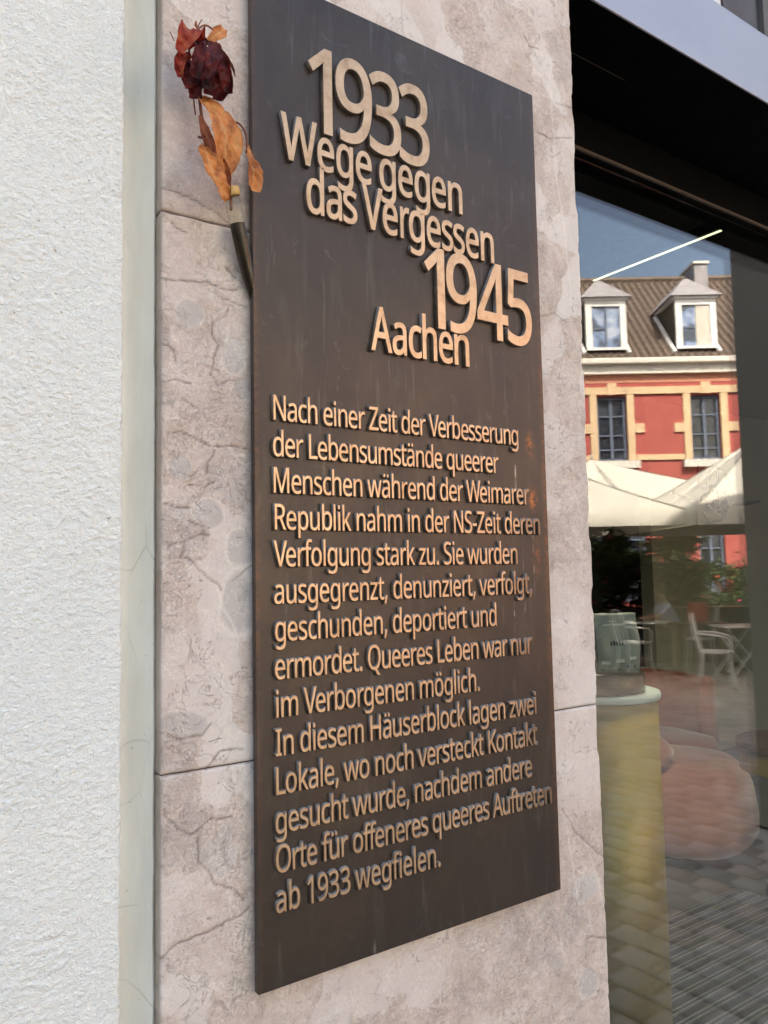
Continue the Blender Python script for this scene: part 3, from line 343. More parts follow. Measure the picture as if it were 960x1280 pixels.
GL = json.loads('''{",":[375,[[266,152,269,147,261,114,250,79,237,41,224,2,209,-36,194,-74,179,-111,163,-147,148,-181,118,-181,88,-181,57,-181,67,-145,76,-107,85,-67,94,-26,102,14,109,54,117,94,123,130,127,162,171,162,215,162,259,162,262,157]]],"-":[451,[[169,321,56,321,56,357,56,394,56,430,169,430,282,430,395,430,395,394,395,357,395,321,282,321]]],".":[375,[[101,42,101,76,101,110,109,134,126,148,143,162,163,169,186,169,211,169,231,162,249,148,266,134,275,110,275,76,275,42,266,18,249,3,231,-12,211,-20,186,-20,163,-20,143,-12,126,3,109,18]]],"1":[801,[[497,333,497,0,457,0,417,0,377,0,377,233,377,466,377,699,377,726,377,749,377,768,378,786,379,804,380,820,380,836,381,853,382,871,367,856,354,844,342,833,330,823,314,810,296,794,260,765,225,736,189,707,168,735,146,762,125,790,215,860,305,930,395,1000,429,1000,463,1000,497,1000,497,667]]],"3":[801,[[690,838,690,766,690,721,682,683,665,650,648,617,624,591,593,570,562,549,525,535,483,527,483,525,483,523,483,521,563,512,623,486,662,445,702,404,721,351,721,284,721,226,708,175,681,130,654,84,612,49,555,24,499,-1,426,-14,338,-14,285,-14,237,-10,192,-2,147,6,104,20,63,41,63,79,63,117,63,155,105,135,150,119,199,107,247,95,294,90,339,90,429,90,493,107,533,142,573,177,592,225,592,287,592,329,581,363,560,389,538,414,506,433,464,445,422,458,371,464,312,464,280,464,248,464,216,464,216,499,216,534,216,569,248,569,281,569,314,569,369,569,415,577,452,592,489,608,517,630,536,659,555,687,564,720,564,758,564,806,548,844,515,870,483,897,438,910,382,910,347,910,315,907,286,900,257,893,230,883,205,870,180,858,155,843,130,826,110,854,89,882,69,910,104,938,148,963,201,983,254,1004,314,1014,381,1014,486,1014,563,991,614,944,665,897]]],"4":[801,[[773,264,773,227,725,227,676,227,627,227,627,151,627,76,627,0,588,0,548,0,508,0,508,76,508,151,508,227,349,227,189,227,29,227,29,262,29,297,29,332,186,556,343,781,500,1006,542,1006,585,1006,627,1006,627,783,627,560,627,338,676,338,725,338,773,338,773,301],[508,548,508,653,508,677,509,699,509,719,510,739,510,758,511,776,512,794,513,811,513,827,514,843,514,859,515,874,514,874,512,874,510,874,502,856,493,837,482,817,471,796,460,779,450,765,350,622,250,480,150,338,269,338,389,338,508,338,508,443]]],"5":[801,[[352,613,385,613,453,613,513,602,563,578,613,555,652,522,680,478,708,435,721,382,721,319,721,250,706,191,676,141,647,91,604,53,548,26,493,-1,426,-14,347,-14,296,-14,248,-9,202,0,157,9,119,23,88,41,88,79,88,118,88,157,122,136,163,120,211,109,259,97,305,91,349,91,398,91,441,99,478,114,515,130,544,153,564,186,585,218,595,258,595,307,595,372,575,422,535,457,495,492,431,510,345,510,318,510,289,507,255,503,221,498,194,493,174,489,153,502,133,515,112,528,125,685,137,843,150,1000,317,1000,484,1000,651,1000,651,963,651,925,651,888,519,888,387,888,255,888,247,791,239,695,231,598,247,601,268,604,296,608,323,612]]],"9":[801,[[728,648,728,573,728,516,724,459,716,403,708,346,695,293,675,243,655,193,628,149,594,110,559,71,515,41,462,19,409,-3,345,-14,269,-14,250,-14,229,-13,204,-11,179,-8,159,-5,143,0,143,35,143,70,143,105,160,99,179,95,202,92,224,88,246,87,266,87,331,87,385,98,428,119,470,141,504,170,529,207,555,243,573,286,584,335,595,384,602,436,604,490,601,490,598,490,595,490,581,469,563,449,542,431,521,414,495,400,464,389,434,379,398,374,357,374,300,374,250,386,207,410,163,433,130,468,106,513,82,557,70,612,70,676,70,746,83,807,110,857,137,908,174,946,221,973,269,1000,325,1014,389,1014,437,1014,481,1005,522,987,563,968,599,941,630,905,661,868,685,823,702,768,720,712],[425,910,389,910,331,910,284,891,247,853,210,815,192,756,192,678,192,613,208,563,239,526,270,489,318,471,384,471,429,471,467,480,500,498,533,516,558,539,576,567,595,595,604,624,604,654,604,684,599,714,590,744,581,775,568,803,550,828,533,853,510,873,483,888,456,903]]],"A":[895,[[807,0,763,0,723,103,683,206,643,310,511,310,379,310,246,310,207,206,167,103,127,0,85,0,42,0,0,0,130,335,261,669,391,1004,429,1004,466,1004,504,1004,634,669,764,335,894,0,850,0],[530,623,493,724,490,732,486,745,479,765,472,784,466,805,460,826,454,847,449,863,445,874,441,855,436,836,431,817,426,798,420,781,415,765,410,749,406,735,402,724,364,623,326,522,289,422,394,422,500,422,605,422,568,522]]],"H":[1038,[[901,333,901,0,859,0,817,0,775,0,775,155,775,311,775,466,604,466,433,466,262,466,262,311,262,155,262,0,220,0,178,0,136,0,136,333,136,667,136,1000,178,1000,220,1000,262,1000,262,859,262,718,262,577,433,577,604,577,775,577,775,718,775,859,775,1000,817,1000,859,1000,901,1000,901,667]]],"I":[475,[[417,24,417,0,297,0,176,0,56,0,56,24,56,49,56,73,95,82,134,91,174,99,174,366,174,633,174,899,134,908,95,918,56,927,56,951,56,976,56,1000,176,1000,297,1000,417,1000,417,976,417,951,417,927,378,918,339,908,300,899,300,633,300,366,300,99,339,91,378,82,417,73,417,49]]],"K":[867,[[730,188,867,0,817,0,768,0,718,0,600,159,482,318,364,478,330,448,296,418,262,388,262,259,262,129,262,0,220,0,178,0,136,0,136,333,136,667,136,1000,178,1000,220,1000,262,1000,262,836,262,671,262,507,290,539,318,570,347,602,376,634,405,666,434,697,524,798,614,899,704,1000,754,1000,803,1000,852,1000,719,855,587,710,455,564,592,376]]],"L":[734,[[324,0,136,0,136,333,136,667,136,1000,178,1000,220,1000,262,1000,262,704,262,408,262,112,408,112,553,112,699,112,699,75,699,37,699,0,511,0]]],"M":[1270,[[612,0,577,0,467,292,358,585,248,877,246,877,244,877,242,877,244,858,246,834,247,805,249,776,250,745,251,711,252,677,252,642,252,606,252,404,252,202,252,0,213,0,175,0,136,0,136,333,136,667,136,1000,198,1000,260,1000,322,1000,425,727,528,454,630,181,632,181,634,181,636,181,740,454,845,727,950,1000,1011,1000,1073,1000,1134,1000,1134,667,1134,333,1134,0,1093,0,1051,0,1010,0,1010,205,1010,410,1010,615,1010,648,1010,680,1011,712,1012,744,1014,775,1015,803,1017,832,1019,856,1020,875,1018,875,1016,875,1014,875,903,584,792,292,681,0,646,0]]],"N":[1064,[[929,333,929,0,880,0,831,0,782,0,603,277,425,554,246,831,245,831,243,831,241,831,243,809,244,784,246,754,247,725,249,694,250,660,251,627,252,593,252,559,252,373,252,186,252,0,213,0,175,0,136,0,136,333,136,667,136,1000,184,1000,233,1000,282,1000,459,724,637,448,815,172,817,172,819,172,821,172,820,187,819,210,817,239,816,269,814,302,813,338,812,373,811,406,811,436,811,624,811,812,811,1000,850,1000,889,1000,929,1000,929,667]]],"O":[1094,[[1008,605,1008,501,1008,424,999,354,979,291,959,228,930,173,891,127,853,82,805,47,747,22,690,-2,623,-14,548,-14,469,-14,401,-2,343,23,285,48,237,83,199,128,161,173,132,228,113,291,95,355,85,425,85,503,85,606,102,695,136,772,169,848,221,908,289,951,358,994,444,1015,549,1015,649,1015,733,994,801,952,869,909,921,849,956,772,991,695],[218,585,218,501,218,417,230,345,254,284,277,224,313,177,362,144,411,112,473,95,548,95,623,95,685,112,733,144,781,177,817,224,840,284,864,345,875,417,875,501,875,627,849,726,797,798,745,869,662,905,549,905,473,905,411,889,362,856,313,824,277,778,254,718,230,658]]],"Q":[1094,[[1008,605,1008,501,1008,420,997,346,975,280,954,214,921,158,878,112,835,66,782,33,717,11,797,-72,877,-155,957,-238,896,-238,836,-238,776,-238,711,-163,647,-88,583,-13,577,-13,571,-13,565,-13,559,-14,553,-14,548,-14,469,-14,401,-2,343,23,285,48,237,83,199,128,161,173,132,228,113,291,95,355,85,425,85,503,85,606,102,695,136,772,169,848,221,908,289,951,358,994,444,1015,549,1015,649,1015,733,994,801,952,869,909,921,849,956,772,991,695],[218,585,218,501,218,417,230,345,254,284,277,224,313,177,362,144,411,112,473,95,548,95,623,95,685,112,733,144,781,177,817,224,840,284,864,345,875,417,875,501,875,627,849,726,797,798,745,869,662,905,549,905,473,905,411,889,362,856,313,824,277,778,254,718,230,658]]],"R":[871,[[320,1000,412,1000,495,1000,563,989,617,968,671,947,711,916,737,874,763,832,776,779,776,716,776,662,766,618,746,583,727,547,702,519,672,498,641,477,609,460,576,448,667,299,759,149,850,0,801,0,752,0,703,0,622,138,542,275,461,413,394,413,328,413,262,413,262,275,262,138,262,0,220,0,178,0,136,0,136,333,136,667,136,1000,228,1000],[460,891,405,891,357,891,310,891,262,891,262,767,262,643,262,520,312,520,362,520,412,520,493,520,552,536,590,568,627,600,646,648,646,710,646,754,637,789,620,815,602,841,576,860,541,873,505,885]]],"S":[769,[[703,320,703,268,703,208,689,157,660,116,631,74,589,42,536,20,482,-3,419,-14,346,-14,309,-14,273,-12,239,-8,205,-5,174,1,146,8,118,15,93,23,71,34,71,74,71,114,71,154,105,139,147,126,197,113,247,101,298,95,352,95,401,95,443,102,476,115,510,128,535,147,552,171,569,195,577,224,577,256,577,289,570,317,556,339,542,361,518,382,484,401,450,420,402,440,342,462,299,478,261,495,229,513,197,532,170,552,148,576,127,599,111,626,100,655,89,685,84,720,84,759,84,812,98,858,125,896,152,933,189,963,237,983,285,1004,341,1014,403,1014,458,1014,509,1009,555,999,600,988,642,975,679,958,666,922,653,886,640,850,606,865,568,878,527,888,487,898,444,903,401,903,359,903,324,897,296,885,268,873,246,856,232,834,218,812,211,787,211,758,211,724,218,696,232,674,246,651,269,631,301,613,333,596,376,576,430,556,489,535,539,511,579,487,620,462,651,432,672,398,693,363]]],"V":[840,[[796,1000,840,1000,721,667,602,333,483,0,441,0,399,0,357,0,238,333,119,667,0,1000,44,1000,88,1000,132,1000,207,786,282,572,357,359,367,331,376,305,384,280,391,255,398,231,404,208,410,185,415,162,420,140,425,162,430,185,436,209,442,232,449,256,457,282,465,307,474,333,483,361,558,574,633,787,707,1000,752,1000]]],"W":[1303,[[1240,1000,1284,1000,1196,667,1107,333,1018,0,976,0,933,0,891,0,826,218,761,437,696,655,690,675,685,695,679,716,674,736,669,756,664,775,659,793,655,809,652,823,649,836,647,846,646,853,645,846,643,836,641,823,638,809,635,793,630,775,626,756,621,736,616,715,610,694,605,673,598,651,535,434,472,217,409,0,366,0,324,0,282,0,193,333,105,667,17,1000,61,1000,105,1000,148,1000,200,796,252,593,304,389,310,368,315,347,319,326,324,305,328,284,333,264,337,244,340,225,343,206,346,187,349,169,352,151,354,170,357,189,361,209,364,228,368,249,373,270,377,291,382,312,388,333,394,355,399,376,405,396,464,598,522,799,581,1000,625,1000,668,1000,711,1000,773,797,834,595,895,392,901,371,908,349,913,327,919,305,924,284,929,263,933,243,937,223,940,204,944,185,947,167,950,151,952,175,956,199,961,225,965,250,971,277,978,305,984,333,991,362,999,391,1050,594,1101,797,1153,1000,1197,1000]]],"Z":[801,[[746,37,746,0,515,0,284,0,53,0,53,32,53,63,53,95,229,359,404,624,580,888,410,888,240,888,70,888,70,925,70,963,70,1000,291,1000,512,1000,732,1000,732,968,732,937,732,905,557,641,381,376,206,112,386,112,566,112,746,112,746,75]]],"a":[786,[[355,763,403,763,495,763,563,743,606,703,650,663,672,599,672,511,672,341,672,170,672,0,642,0,613,0,583,0,575,35,567,71,559,106,557,106,555,106,553,106,532,79,510,57,487,39,464,20,438,7,408,-1,379,-10,343,-14,301,-14,256,-14,216,-6,180,10,144,26,116,50,95,83,75,116,64,158,64,209,64,283,94,341,153,382,211,422,302,444,424,448,467,450,509,451,552,452,552,467,552,482,552,497,552,560,538,603,511,627,484,652,446,664,396,664,357,664,320,658,284,646,249,635,216,621,185,606,172,637,160,668,147,699,180,717,218,732,263,744,308,757],[477,364,440,363,346,359,282,344,246,318,210,292,192,255,192,207,192,165,205,134,230,115,256,95,289,85,329,85,393,85,445,103,487,138,529,173,550,227,550,300,550,322,550,345,550,367,514,366]]],"b":[861,[[242,892,242,805,242,774,242,744,240,716,239,689,237,667,235,651,238,651,240,651,242,651,264,683,293,710,331,731,368,753,416,763,475,763,568,763,643,731,700,666,756,601,784,504,784,375,784,289,771,218,746,160,720,102,684,58,637,29,591,0,536,-14,475,-14,416,-14,368,-3,331,18,293,40,264,65,242,95,239,95,236,95,232,95,224,63,216,32,207,0,178,0,148,0,119,0,119,355,119,710,119,1064,160,1064,201,1064,242,1064,242,978],[523,661,454,661,401,661,359,651,328,631,297,611,275,580,262,539,249,497,242,444,242,380,242,378,242,376,242,374,242,282,257,211,288,162,318,113,374,88,457,88,524,88,574,113,607,162,640,212,657,283,657,377,657,471,640,542,607,590,574,637]]],"c":[672,[[463,-14,420,-14,354,-14,295,0,243,27,191,54,151,96,121,153,92,210,77,282,77,371,77,464,92,539,123,597,154,655,196,697,249,724,301,751,361,765,429,765,467,765,504,761,539,753,575,745,604,735,626,724,613,690,601,656,588,622,566,630,540,638,510,646,480,653,452,657,426,657,375,657,334,646,301,625,268,603,244,571,228,529,212,487,204,435,204,373,204,313,212,262,228,220,244,178,268,146,300,125,331,103,371,92,419,92,460,92,496,97,527,105,559,113,587,124,613,136,613,99,613,63,613,27,588,14,560,4,530,-4,500,-11]]],"d":[861,[[424,-14,385,-14,292,-14,217,18,161,83,105,148,77,245,77,374,77,503,105,600,162,666,218,732,293,765,387,765,426,765,460,760,489,750,518,740,543,727,564,710,586,693,604,675,619,654,622,654,625,654,627,654,627,666,625,684,623,708,620,732,619,751,619,765,619,865,619,965,619,1064,660,1064,701,1064,742,1064,742,710,742,355,742,0,709,0,676,0,643,0,637,34,631,67,625,101,623,101,621,101,619,101,604,79,586,60,564,43,543,25,518,12,488,1,459,-9],[338,88,405,88,484,88,540,110,572,153,604,197,620,262,620,350,620,358,620,365,620,373,620,466,605,538,574,588,543,637,486,662,403,662,337,662,287,636,254,583,221,531,204,460,204,371,204,282,221,212,254,162,287,113]]],"e":[790,[[343,765,409,765,473,765,529,751,575,723,621,695,657,655,681,604,706,553,718,494,718,426,718,401,718,376,718,352,547,352,376,352,204,352,206,267,228,202,270,158,311,113,369,91,444,91,492,91,534,95,571,104,608,113,646,126,685,143,685,107,685,71,685,35,647,18,609,6,571,-2,534,-10,490,-14,438,-14,367,-14,305,0,250,29,195,58,153,102,123,159,92,216,77,287,77,370,77,452,91,522,118,581,146,640,185,685,235,717,285,749],[450,664,408,664,349,664,302,645,268,607,234,569,214,517,207,450,335,450,462,450,590,450,590,493,583,530,570,562,557,593,537,618,511,637,484,655]]],"f":[482,[[465,687,465,655,402,655,339,655,276,655,276,437,276,218,276,0,235,0,194,0,153,0,153,218,153,437,153,655,109,655,65,655,21,655,21,675,21,694,21,713,65,727,109,741,153,755,153,769,153,784,153,798,153,863,162,915,181,955,201,995,228,1025,265,1043,301,1062,345,1071,396,1071,426,1071,454,1069,478,1064,503,1059,524,1053,542,1046,531,1014,521,982,510,950,495,954,478,959,458,964,438,968,418,971,398,971,357,971,326,957,306,929,286,902,276,859,276,800,276,783,276,767,276,751,339,751,402,751,465,751,465,719]]],"g":[861,[[289,765,385,765,435,765,479,755,519,737,559,718,592,690,620,651,623,651,625,651,627,651,633,684,639,718,644,751,677,751,710,751,742,751,742,496,742,242,742,-13,742,-84,730,-143,706,-191,682,-239,645,-275,595,-300,546,-324,483,-336,406,-336,352,-336,302,-332,257,-324,212,-316,171,-304,136,-289,136,-251,136,-213,136,-175,171,-194,213,-208,261,-218,308,-229,359,-234,413,-234,478,-234,528,-215,565,-177,602,-139,620,-88,620,-22,620,-13,620,-3,620,7,620,18,621,34,622,55,623,76,624,91,625,99,623,99,621,99,619,99,593,61,560,33,522,14,483,-5,438,-14,387,-14,289,-14,214,20,159,88,104,156,77,252,77,374,77,493,104,588,159,659,214,729],[452,661,402,661,360,661,324,650,295,627,265,605,243,572,228,529,212,486,204,434,204,373,204,280,222,209,256,160,290,111,339,87,405,87,443,87,476,92,503,102,530,111,552,127,570,148,588,169,601,196,609,228,618,261,622,300,622,345,622,354,622,364,622,374,622,442,614,497,599,539,583,581,559,612,527,632,494,651]]],"h":[866,[[242,856,242,752,242,734,242,716,240,697,239,679,237,662,235,647,238,647,241,647,244,647,260,673,280,695,304,711,328,728,355,741,385,750,415,759,446,763,478,763,538,763,589,754,630,735,670,715,701,686,721,646,742,606,752,553,752,489,752,326,752,163,752,0,711,0,671,0,630,0,630,160,630,320,630,480,630,541,617,586,590,616,563,646,520,661,462,661,406,661,362,651,331,630,299,609,276,578,263,537,249,496,242,447,242,388,242,259,242,129,242,0,201,0,160,0,119,0,119,355,119,710,119,1064,160,1064,201,1064,242,1064,242,960]]],"i":[361,[[201,751,242,751,242,500,242,250,242,0,201,0,160,0,119,0,119,250,119,500,119,751,160,751],[162,1032,182,1032,201,1032,217,1026,232,1013,246,1001,254,981,254,954,254,928,246,908,232,895,217,882,201,875,182,875,162,875,144,882,130,895,116,908,109,928,109,954,109,981,116,1001,130,1013,144,1026]]],"k":[748,[[241,694,241,508,241,493,240,474,239,450,237,425,236,404,235,387,237,387,239,387,241,387,246,394,255,405,266,419,277,433,289,447,300,461,312,476,322,488,331,497,410,582,490,666,570,751,618,751,666,751,714,751,613,644,512,537,410,430,519,287,627,143,735,0,686,0,636,0,587,0,500,117,413,233,326,350,298,325,269,301,241,276,241,184,241,92,241,0,200,0,160,0,119,0,119,355,119,710,119,1064,160,1064,200,1064,241,1064,241,879]]],"l":[361,[[242,355,242,0,201,0,160,0,119,0,119,355,119,710,119,1064,160,1064,201,1064,242,1064,242,710]]],"m":[1310,[[894,765,943,765,1028,765,1091,743,1133,700,1175,656,1196,586,1196,489,1196,326,1196,163,1196,0,1155,0,1115,0,1074,0,1074,161,1074,322,1074,483,1074,542,1062,586,1037,616,1012,646,974,661,922,661,849,661,797,640,765,598,734,556,718,495,718,415,718,276,718,138,718,0,678,0,637,0,597,0,597,161,597,322,597,483,597,522,591,555,580,582,569,609,552,628,529,641,507,655,478,661,443,661,392,661,352,651,324,630,295,609,274,578,261,538,249,498,242,448,242,389,242,260,242,130,242,0,201,0,160,0,119,0,119,250,119,500,119,751,152,751,185,751,218,751,225,717,231,683,237,648,239,648,241,648,244,648,260,675,279,696,302,714,325,731,350,744,378,752,406,761,435,765,465,765,523,765,571,754,610,734,649,713,677,682,695,639,697,639,699,639,702,639,727,682,761,713,805,734,848,754]]],"n":[866,[[449,765,480,765,570,765,638,743,683,700,729,656,752,586,752,489,752,326,752,163,752,0,711,0,671,0,630,0,630,160,630,320,630,480,630,541,617,586,590,616,563,646,520,661,462,661,379,661,322,638,290,591,258,544,242,477,242,389,242,260,242,130,242,0,201,0,160,0,119,0,119,250,119,500,119,751,152,751,185,751,218,751,225,717,231,683,237,648,239,648,241,648,244,648,261,675,281,696,306,714,331,731,358,744,388,752,418,761]]],"o":[847,[[772,460,772,377,772,314,764,259,747,211,731,163,708,122,677,88,647,55,610,29,567,12,523,-5,475,-14,422,-14,372,-14,326,-5,284,12,242,29,206,55,175,88,144,122,120,163,103,211,86,259,77,314,77,377,77,460,91,530,119,588,147,645,187,689,239,719,292,750,354,765,426,765,494,765,554,750,606,719,658,689,698,645,728,588,757,530],[204,465,204,377,204,318,212,267,228,223,243,180,267,147,300,123,332,100,374,88,424,88,475,88,516,100,549,123,582,147,606,180,621,223,637,267,644,318,644,377,644,437,636,487,620,529,605,571,581,604,548,627,516,650,474,661,423,661,346,661,291,636,256,585,222,535]]],"p":[861,[[436,765,476,765,569,765,643,732,700,668,756,604,784,507,784,377,784,292,771,220,746,162,720,103,684,60,638,30,592,1,537,-14,475,-14,437,-14,402,-9,373,1,343,12,317,25,296,41,275,58,257,76,242,95,239,95,237,95,234,95,236,79,238,59,239,35,241,11,242,-10,242,-28,242,-131,242,-233,242,-336,201,-336,160,-336,119,-336,119,26,119,388,119,751,153,751,186,751,220,751,225,717,231,683,237,648,239,648,240,648,242,648,257,670,275,690,296,707,317,725,342,739,372,749,401,760],[523,661,454,661,403,661,363,651,332,632,301,613,279,585,265,546,251,508,243,459,242,401,242,393,242,385,242,377,242,315,249,263,262,220,275,177,297,144,328,122,360,99,402,88,457,88,502,88,540,101,569,126,599,151,621,186,635,229,650,272,657,322,657,378,657,464,640,533,607,584,574,635]]],"q":[861,[[619,-122,619,-15,619,1,620,21,620,43,621,66,623,85,626,101,623,101,620,101,618,101,596,69,567,42,529,20,491,-3,442,-14,382,-14,292,-14,218,18,162,83,105,148,77,245,77,374,77,460,90,532,116,590,142,648,179,691,225,721,272,750,326,765,387,765,445,765,493,754,531,731,568,709,598,681,620,648,622,648,624,648,626,648,632,683,638,717,644,751,677,751,710,751,742,751,742,388,742,26,742,-336,701,-336,660,-336,619,-336,619,-229],[338,88,406,88,458,88,499,98,530,116,561,135,584,164,598,202,612,241,620,289,620,347,620,356,620,364,620,373,620,468,605,540,573,589,541,638,485,662,403,662,336,662,286,636,254,583,221,531,204,460,204,371,204,282,221,213,254,163,287,113]]],"r":[578,[[435,765,469,765,483,765,498,764,515,763,531,761,545,759,557,756,552,718,547,681,542,643,530,646,517,648,502,650,488,652,474,653,461,653,432,653,404,647,378,634,352,622,329,605,308,583,288,561,271,535,260,504,248,473,242,439,242,401,242,267,242,134,242,0,201,0,160,0,119,0,119,250,119,500,119,751,153,751,186,751,220,751,225,705,229,659,234,613,236,613,238,613,239,613,255,641,275,667,297,690,319,713,345,731,374,744,403,758]]],"s":[671,[[608,247,608,207,608,159,596,118,571,85,547,53,513,28,468,11,423,-6,370,-14,308,-14,256,-14,211,-10,173,-1,135,7,102,19,73,34,73,71,73,108,73,146,103,131,139,117,181,104,224,92,267,85,311,85,373,85,419,95,447,116,475,136,489,162,489,196,489,215,484,232,473,246,463,261,445,276,418,291,391,306,353,323,304,342,255,360,214,379,179,398,145,416,118,439,99,465,81,491,71,525,71,566,71,629,97,678,149,713,201,747,269,765,353,765,399,765,441,760,481,751,521,743,558,730,592,714,578,682,564,649,550,616,519,629,486,641,451,650,416,659,381,664,345,664,294,664,256,656,229,639,202,623,189,601,189,573,189,552,195,535,207,520,219,506,240,492,268,478,297,465,334,448,382,430,430,412,471,394,504,375,538,357,563,334,581,307,599,281]]],"t":[506,[[335,87,370,87,388,87,408,88,427,92,447,95,463,99,475,102,475,71,475,40,475,8,462,2,443,-4,419,-8,394,-12,371,-14,349,-14,310,-14,273,-7,240,6,207,20,180,43,160,77,139,111,129,158,129,218,129,364,129,510,129,655,93,655,58,655,22,655,22,675,22,695,22,714,58,731,94,747,130,763,147,817,163,870,179,923,204,923,228,923,252,923,252,866,252,808,252,751,324,751,397,751,469,751,469,719,469,687,469,655,397,655,324,655,252,655,252,511,252,366,252,221,252,176,263,142,285,120,307,98]]],"u":[866,[[705,751,746,751,746,500,746,250,746,0,713,0,679,0,646,0,640,33,634,66,627,99,626,99,624,99,622,99,606,73,585,52,560,35,535,18,507,6,478,-2,448,-10,416,-14,384,-14,324,-14,274,-4,233,15,193,34,162,63,141,104,121,144,111,196,111,259,111,423,111,587,111,751,152,751,194,751,235,751,235,590,235,429,235,268,235,208,249,163,276,133,303,103,345,88,402,88,458,88,502,99,534,120,567,141,589,172,603,212,616,253,623,302,623,360,623,490,623,620,623,751,664,751]]],"v":[711,[[331,0,284,0,190,250,95,500,0,751,44,751,88,751,132,751,185,603,238,456,291,308,299,288,307,265,315,239,324,214,331,190,338,167,344,144,349,125,352,109,353,109,355,109,357,109,361,125,366,145,373,168,380,191,388,216,397,241,406,266,414,289,420,308,473,456,527,603,580,751,624,751,668,751,711,751,616,500,521,250,426,0,379,0]]],"w":[1101,[[647,283,604,424,598,444,592,463,587,482,581,502,576,520,572,537,568,554,564,570,560,585,556,600,554,613,552,623,550,623,548,623,546,623,544,613,542,600,539,585,535,570,532,554,527,536,523,519,518,500,513,481,508,462,502,443,496,423,451,282,406,142,361,1,315,1,268,1,221,1,153,252,84,502,15,752,58,752,100,752,143,752,177,619,212,485,246,352,254,324,261,297,268,270,274,242,280,216,285,191,290,166,294,145,296,127,297,127,299,127,301,127,304,139,307,153,311,169,315,186,319,204,323,223,327,241,332,260,337,279,342,297,347,314,352,329,396,470,440,611,485,752,529,752,574,752,619,752,662,611,705,470,748,329,754,308,761,285,768,261,775,236,782,213,787,190,793,167,796,147,798,129,800,129,802,129,804,129,806,145,809,165,814,188,820,212,826,238,833,267,840,295,847,324,854,352,889,485,924,619,959,752,1001,752,1043,752,1085,752,1016,502,946,252,877,1,829,1,781,1,732,1,690,142]]],"z":[658,[[604,32,604,0,421,0,238,0,55,0,55,27,55,54,55,81,189,273,324,464,458,655,331,655,205,655,78,655,78,687,78,719,78,751,250,751,422,751,594,751,594,720,594,689,594,658,461,471,329,283,196,95,332,95,468,95,604,95,604,63]]],"ä":[786,[[355,763,403,763,495,763,563,743,606,703,650,663,672,599,672,511,672,341,672,170,672,0,642,0,613,0,583,0,575,35,567,71,559,106,557,106,555,106,553,106,532,79,510,57,487,39,464,20,438,7,408,-1,379,-10,343,-14,301,-14,256,-14,216,-6,180,10,144,26,116,50,95,83,75,116,64,158,64,209,64,283,94,341,153,382,211,422,302,444,424,448,467,450,509,451,552,452,552,467,552,482,552,497,552,560,538,603,511,627,484,652,446,664,396,664,357,664,320,658,284,646,249,635,216,621,185,606,172,637,160,668,147,699,180,717,218,732,263,744,308,757],[477,364,440,363,346,359,282,344,246,318,210,292,192,255,192,207,192,165,205,134,230,115,256,95,289,85,329,85,393,85,445,103,487,138,529,173,550,227,550,300,550,322,550,345,550,367,514,366],[197,930,197,954,197,978,204,996,217,1006,230,1017,246,1022,263,1022,281,1022,296,1017,310,1006,323,996,329,978,329,954,329,930,323,913,310,901,296,890,281,884,263,884,246,884,230,890,217,901,204,913],[461,930,461,954,461,978,467,996,480,1006,492,1017,507,1022,525,1022,543,1022,558,1017,571,1006,585,996,591,978,591,954,591,930,585,913,571,901,558,890,543,884,525,884,507,884,492,890,480,901,467,913]]],"ö":[847,[[772,460,772,377,772,314,764,259,747,211,731,163,708,122,677,88,647,55,610,29,567,12,523,-5,475,-14,422,-14,372,-14,326,-5,284,12,242,29,206,55,175,88,144,122,120,163,103,211,86,259,77,314,77,377,77,460,91,530,119,588,147,645,187,689,239,719,292,750,354,765,426,765,494,765,554,750,606,719,658,689,698,645,728,588,757,530],[204,465,204,377,204,318,212,267,228,223,243,180,267,147,300,123,332,100,374,88,424,88,475,88,516,100,549,123,582,147,606,180,621,223,637,267,644,318,644,377,644,437,636,487,620,529,605,571,581,604,548,627,516,650,474,661,423,661,346,661,291,636,256,585,222,535],[228,930,228,954,228,978,235,996,248,1006,261,1017,276,1022,294,1022,312,1022,327,1017,340,1006,353,996,360,978,360,954,360,930,353,913,340,901,327,890,312,884,294,884,276,884,261,890,248,901,235,913],[492,930,492,954,492,978,498,996,511,1006,523,1017,538,1022,556,1022,574,1022,589,1017,602,1006,615,996,622,978,622,954,622,930,615,913,602,901,589,890,574,884,556,884,538,884,523,890,511,901,498,913]]],"ü":[866,[[705,751,746,751,746,500,746,250,746,0,713,0,679,0,646,0,640,33,634,66,627,99,626,99,624,99,622,99,606,73,585,52,560,35,535,18,507,6,478,-2,448,-10,416,-14,384,-14,324,-14,274,-4,233,15,193,34,162,63,141,104,121,144,111,196,111,259,111,423,111,587,111,751,152,751,194,751,235,751,235,590,235,429,235,268,235,208,249,163,276,133,303,103,345,88,402,88,458,88,502,99,534,120,567,141,589,172,603,212,616,253,623,302,623,360,623,490,623,620,623,751,664,751],[237,930,237,954,237,978,243,996,256,1006,269,1017,285,1022,303,1022,320,1022,336,1017,349,1006,362,996,368,978,368,954,368,930,362,913,349,901,336,890,320,884,303,884,285,884,269,890,256,901,243,913],[500,930,500,954,500,978,506,996,519,1006,532,1017,547,1022,564,1022,582,1022,598,1017,611,1006,624,996,630,978,630,954,630,930,624,913,611,901,598,890,582,884,564,884,547,884,532,890,519,901,506,913]]]}''')
KERN = {('W', 'e'): -70, ('V', 'e'): -70, ('r', 'f'): 0, ('w', 'o'): -8, ('K', 'o'): -25, ('A', 'u'): -12, ('1', '9'): -30, ('9', '3'): -25, ('9', '4'): -20, ('A', 'a'): -20, ('L', 'o'): -15, ('Z', 'e'): -12, ('f', 'o'): -15, ('f', 'e'): -15, ('f', 'f'): -10}
cache = {}
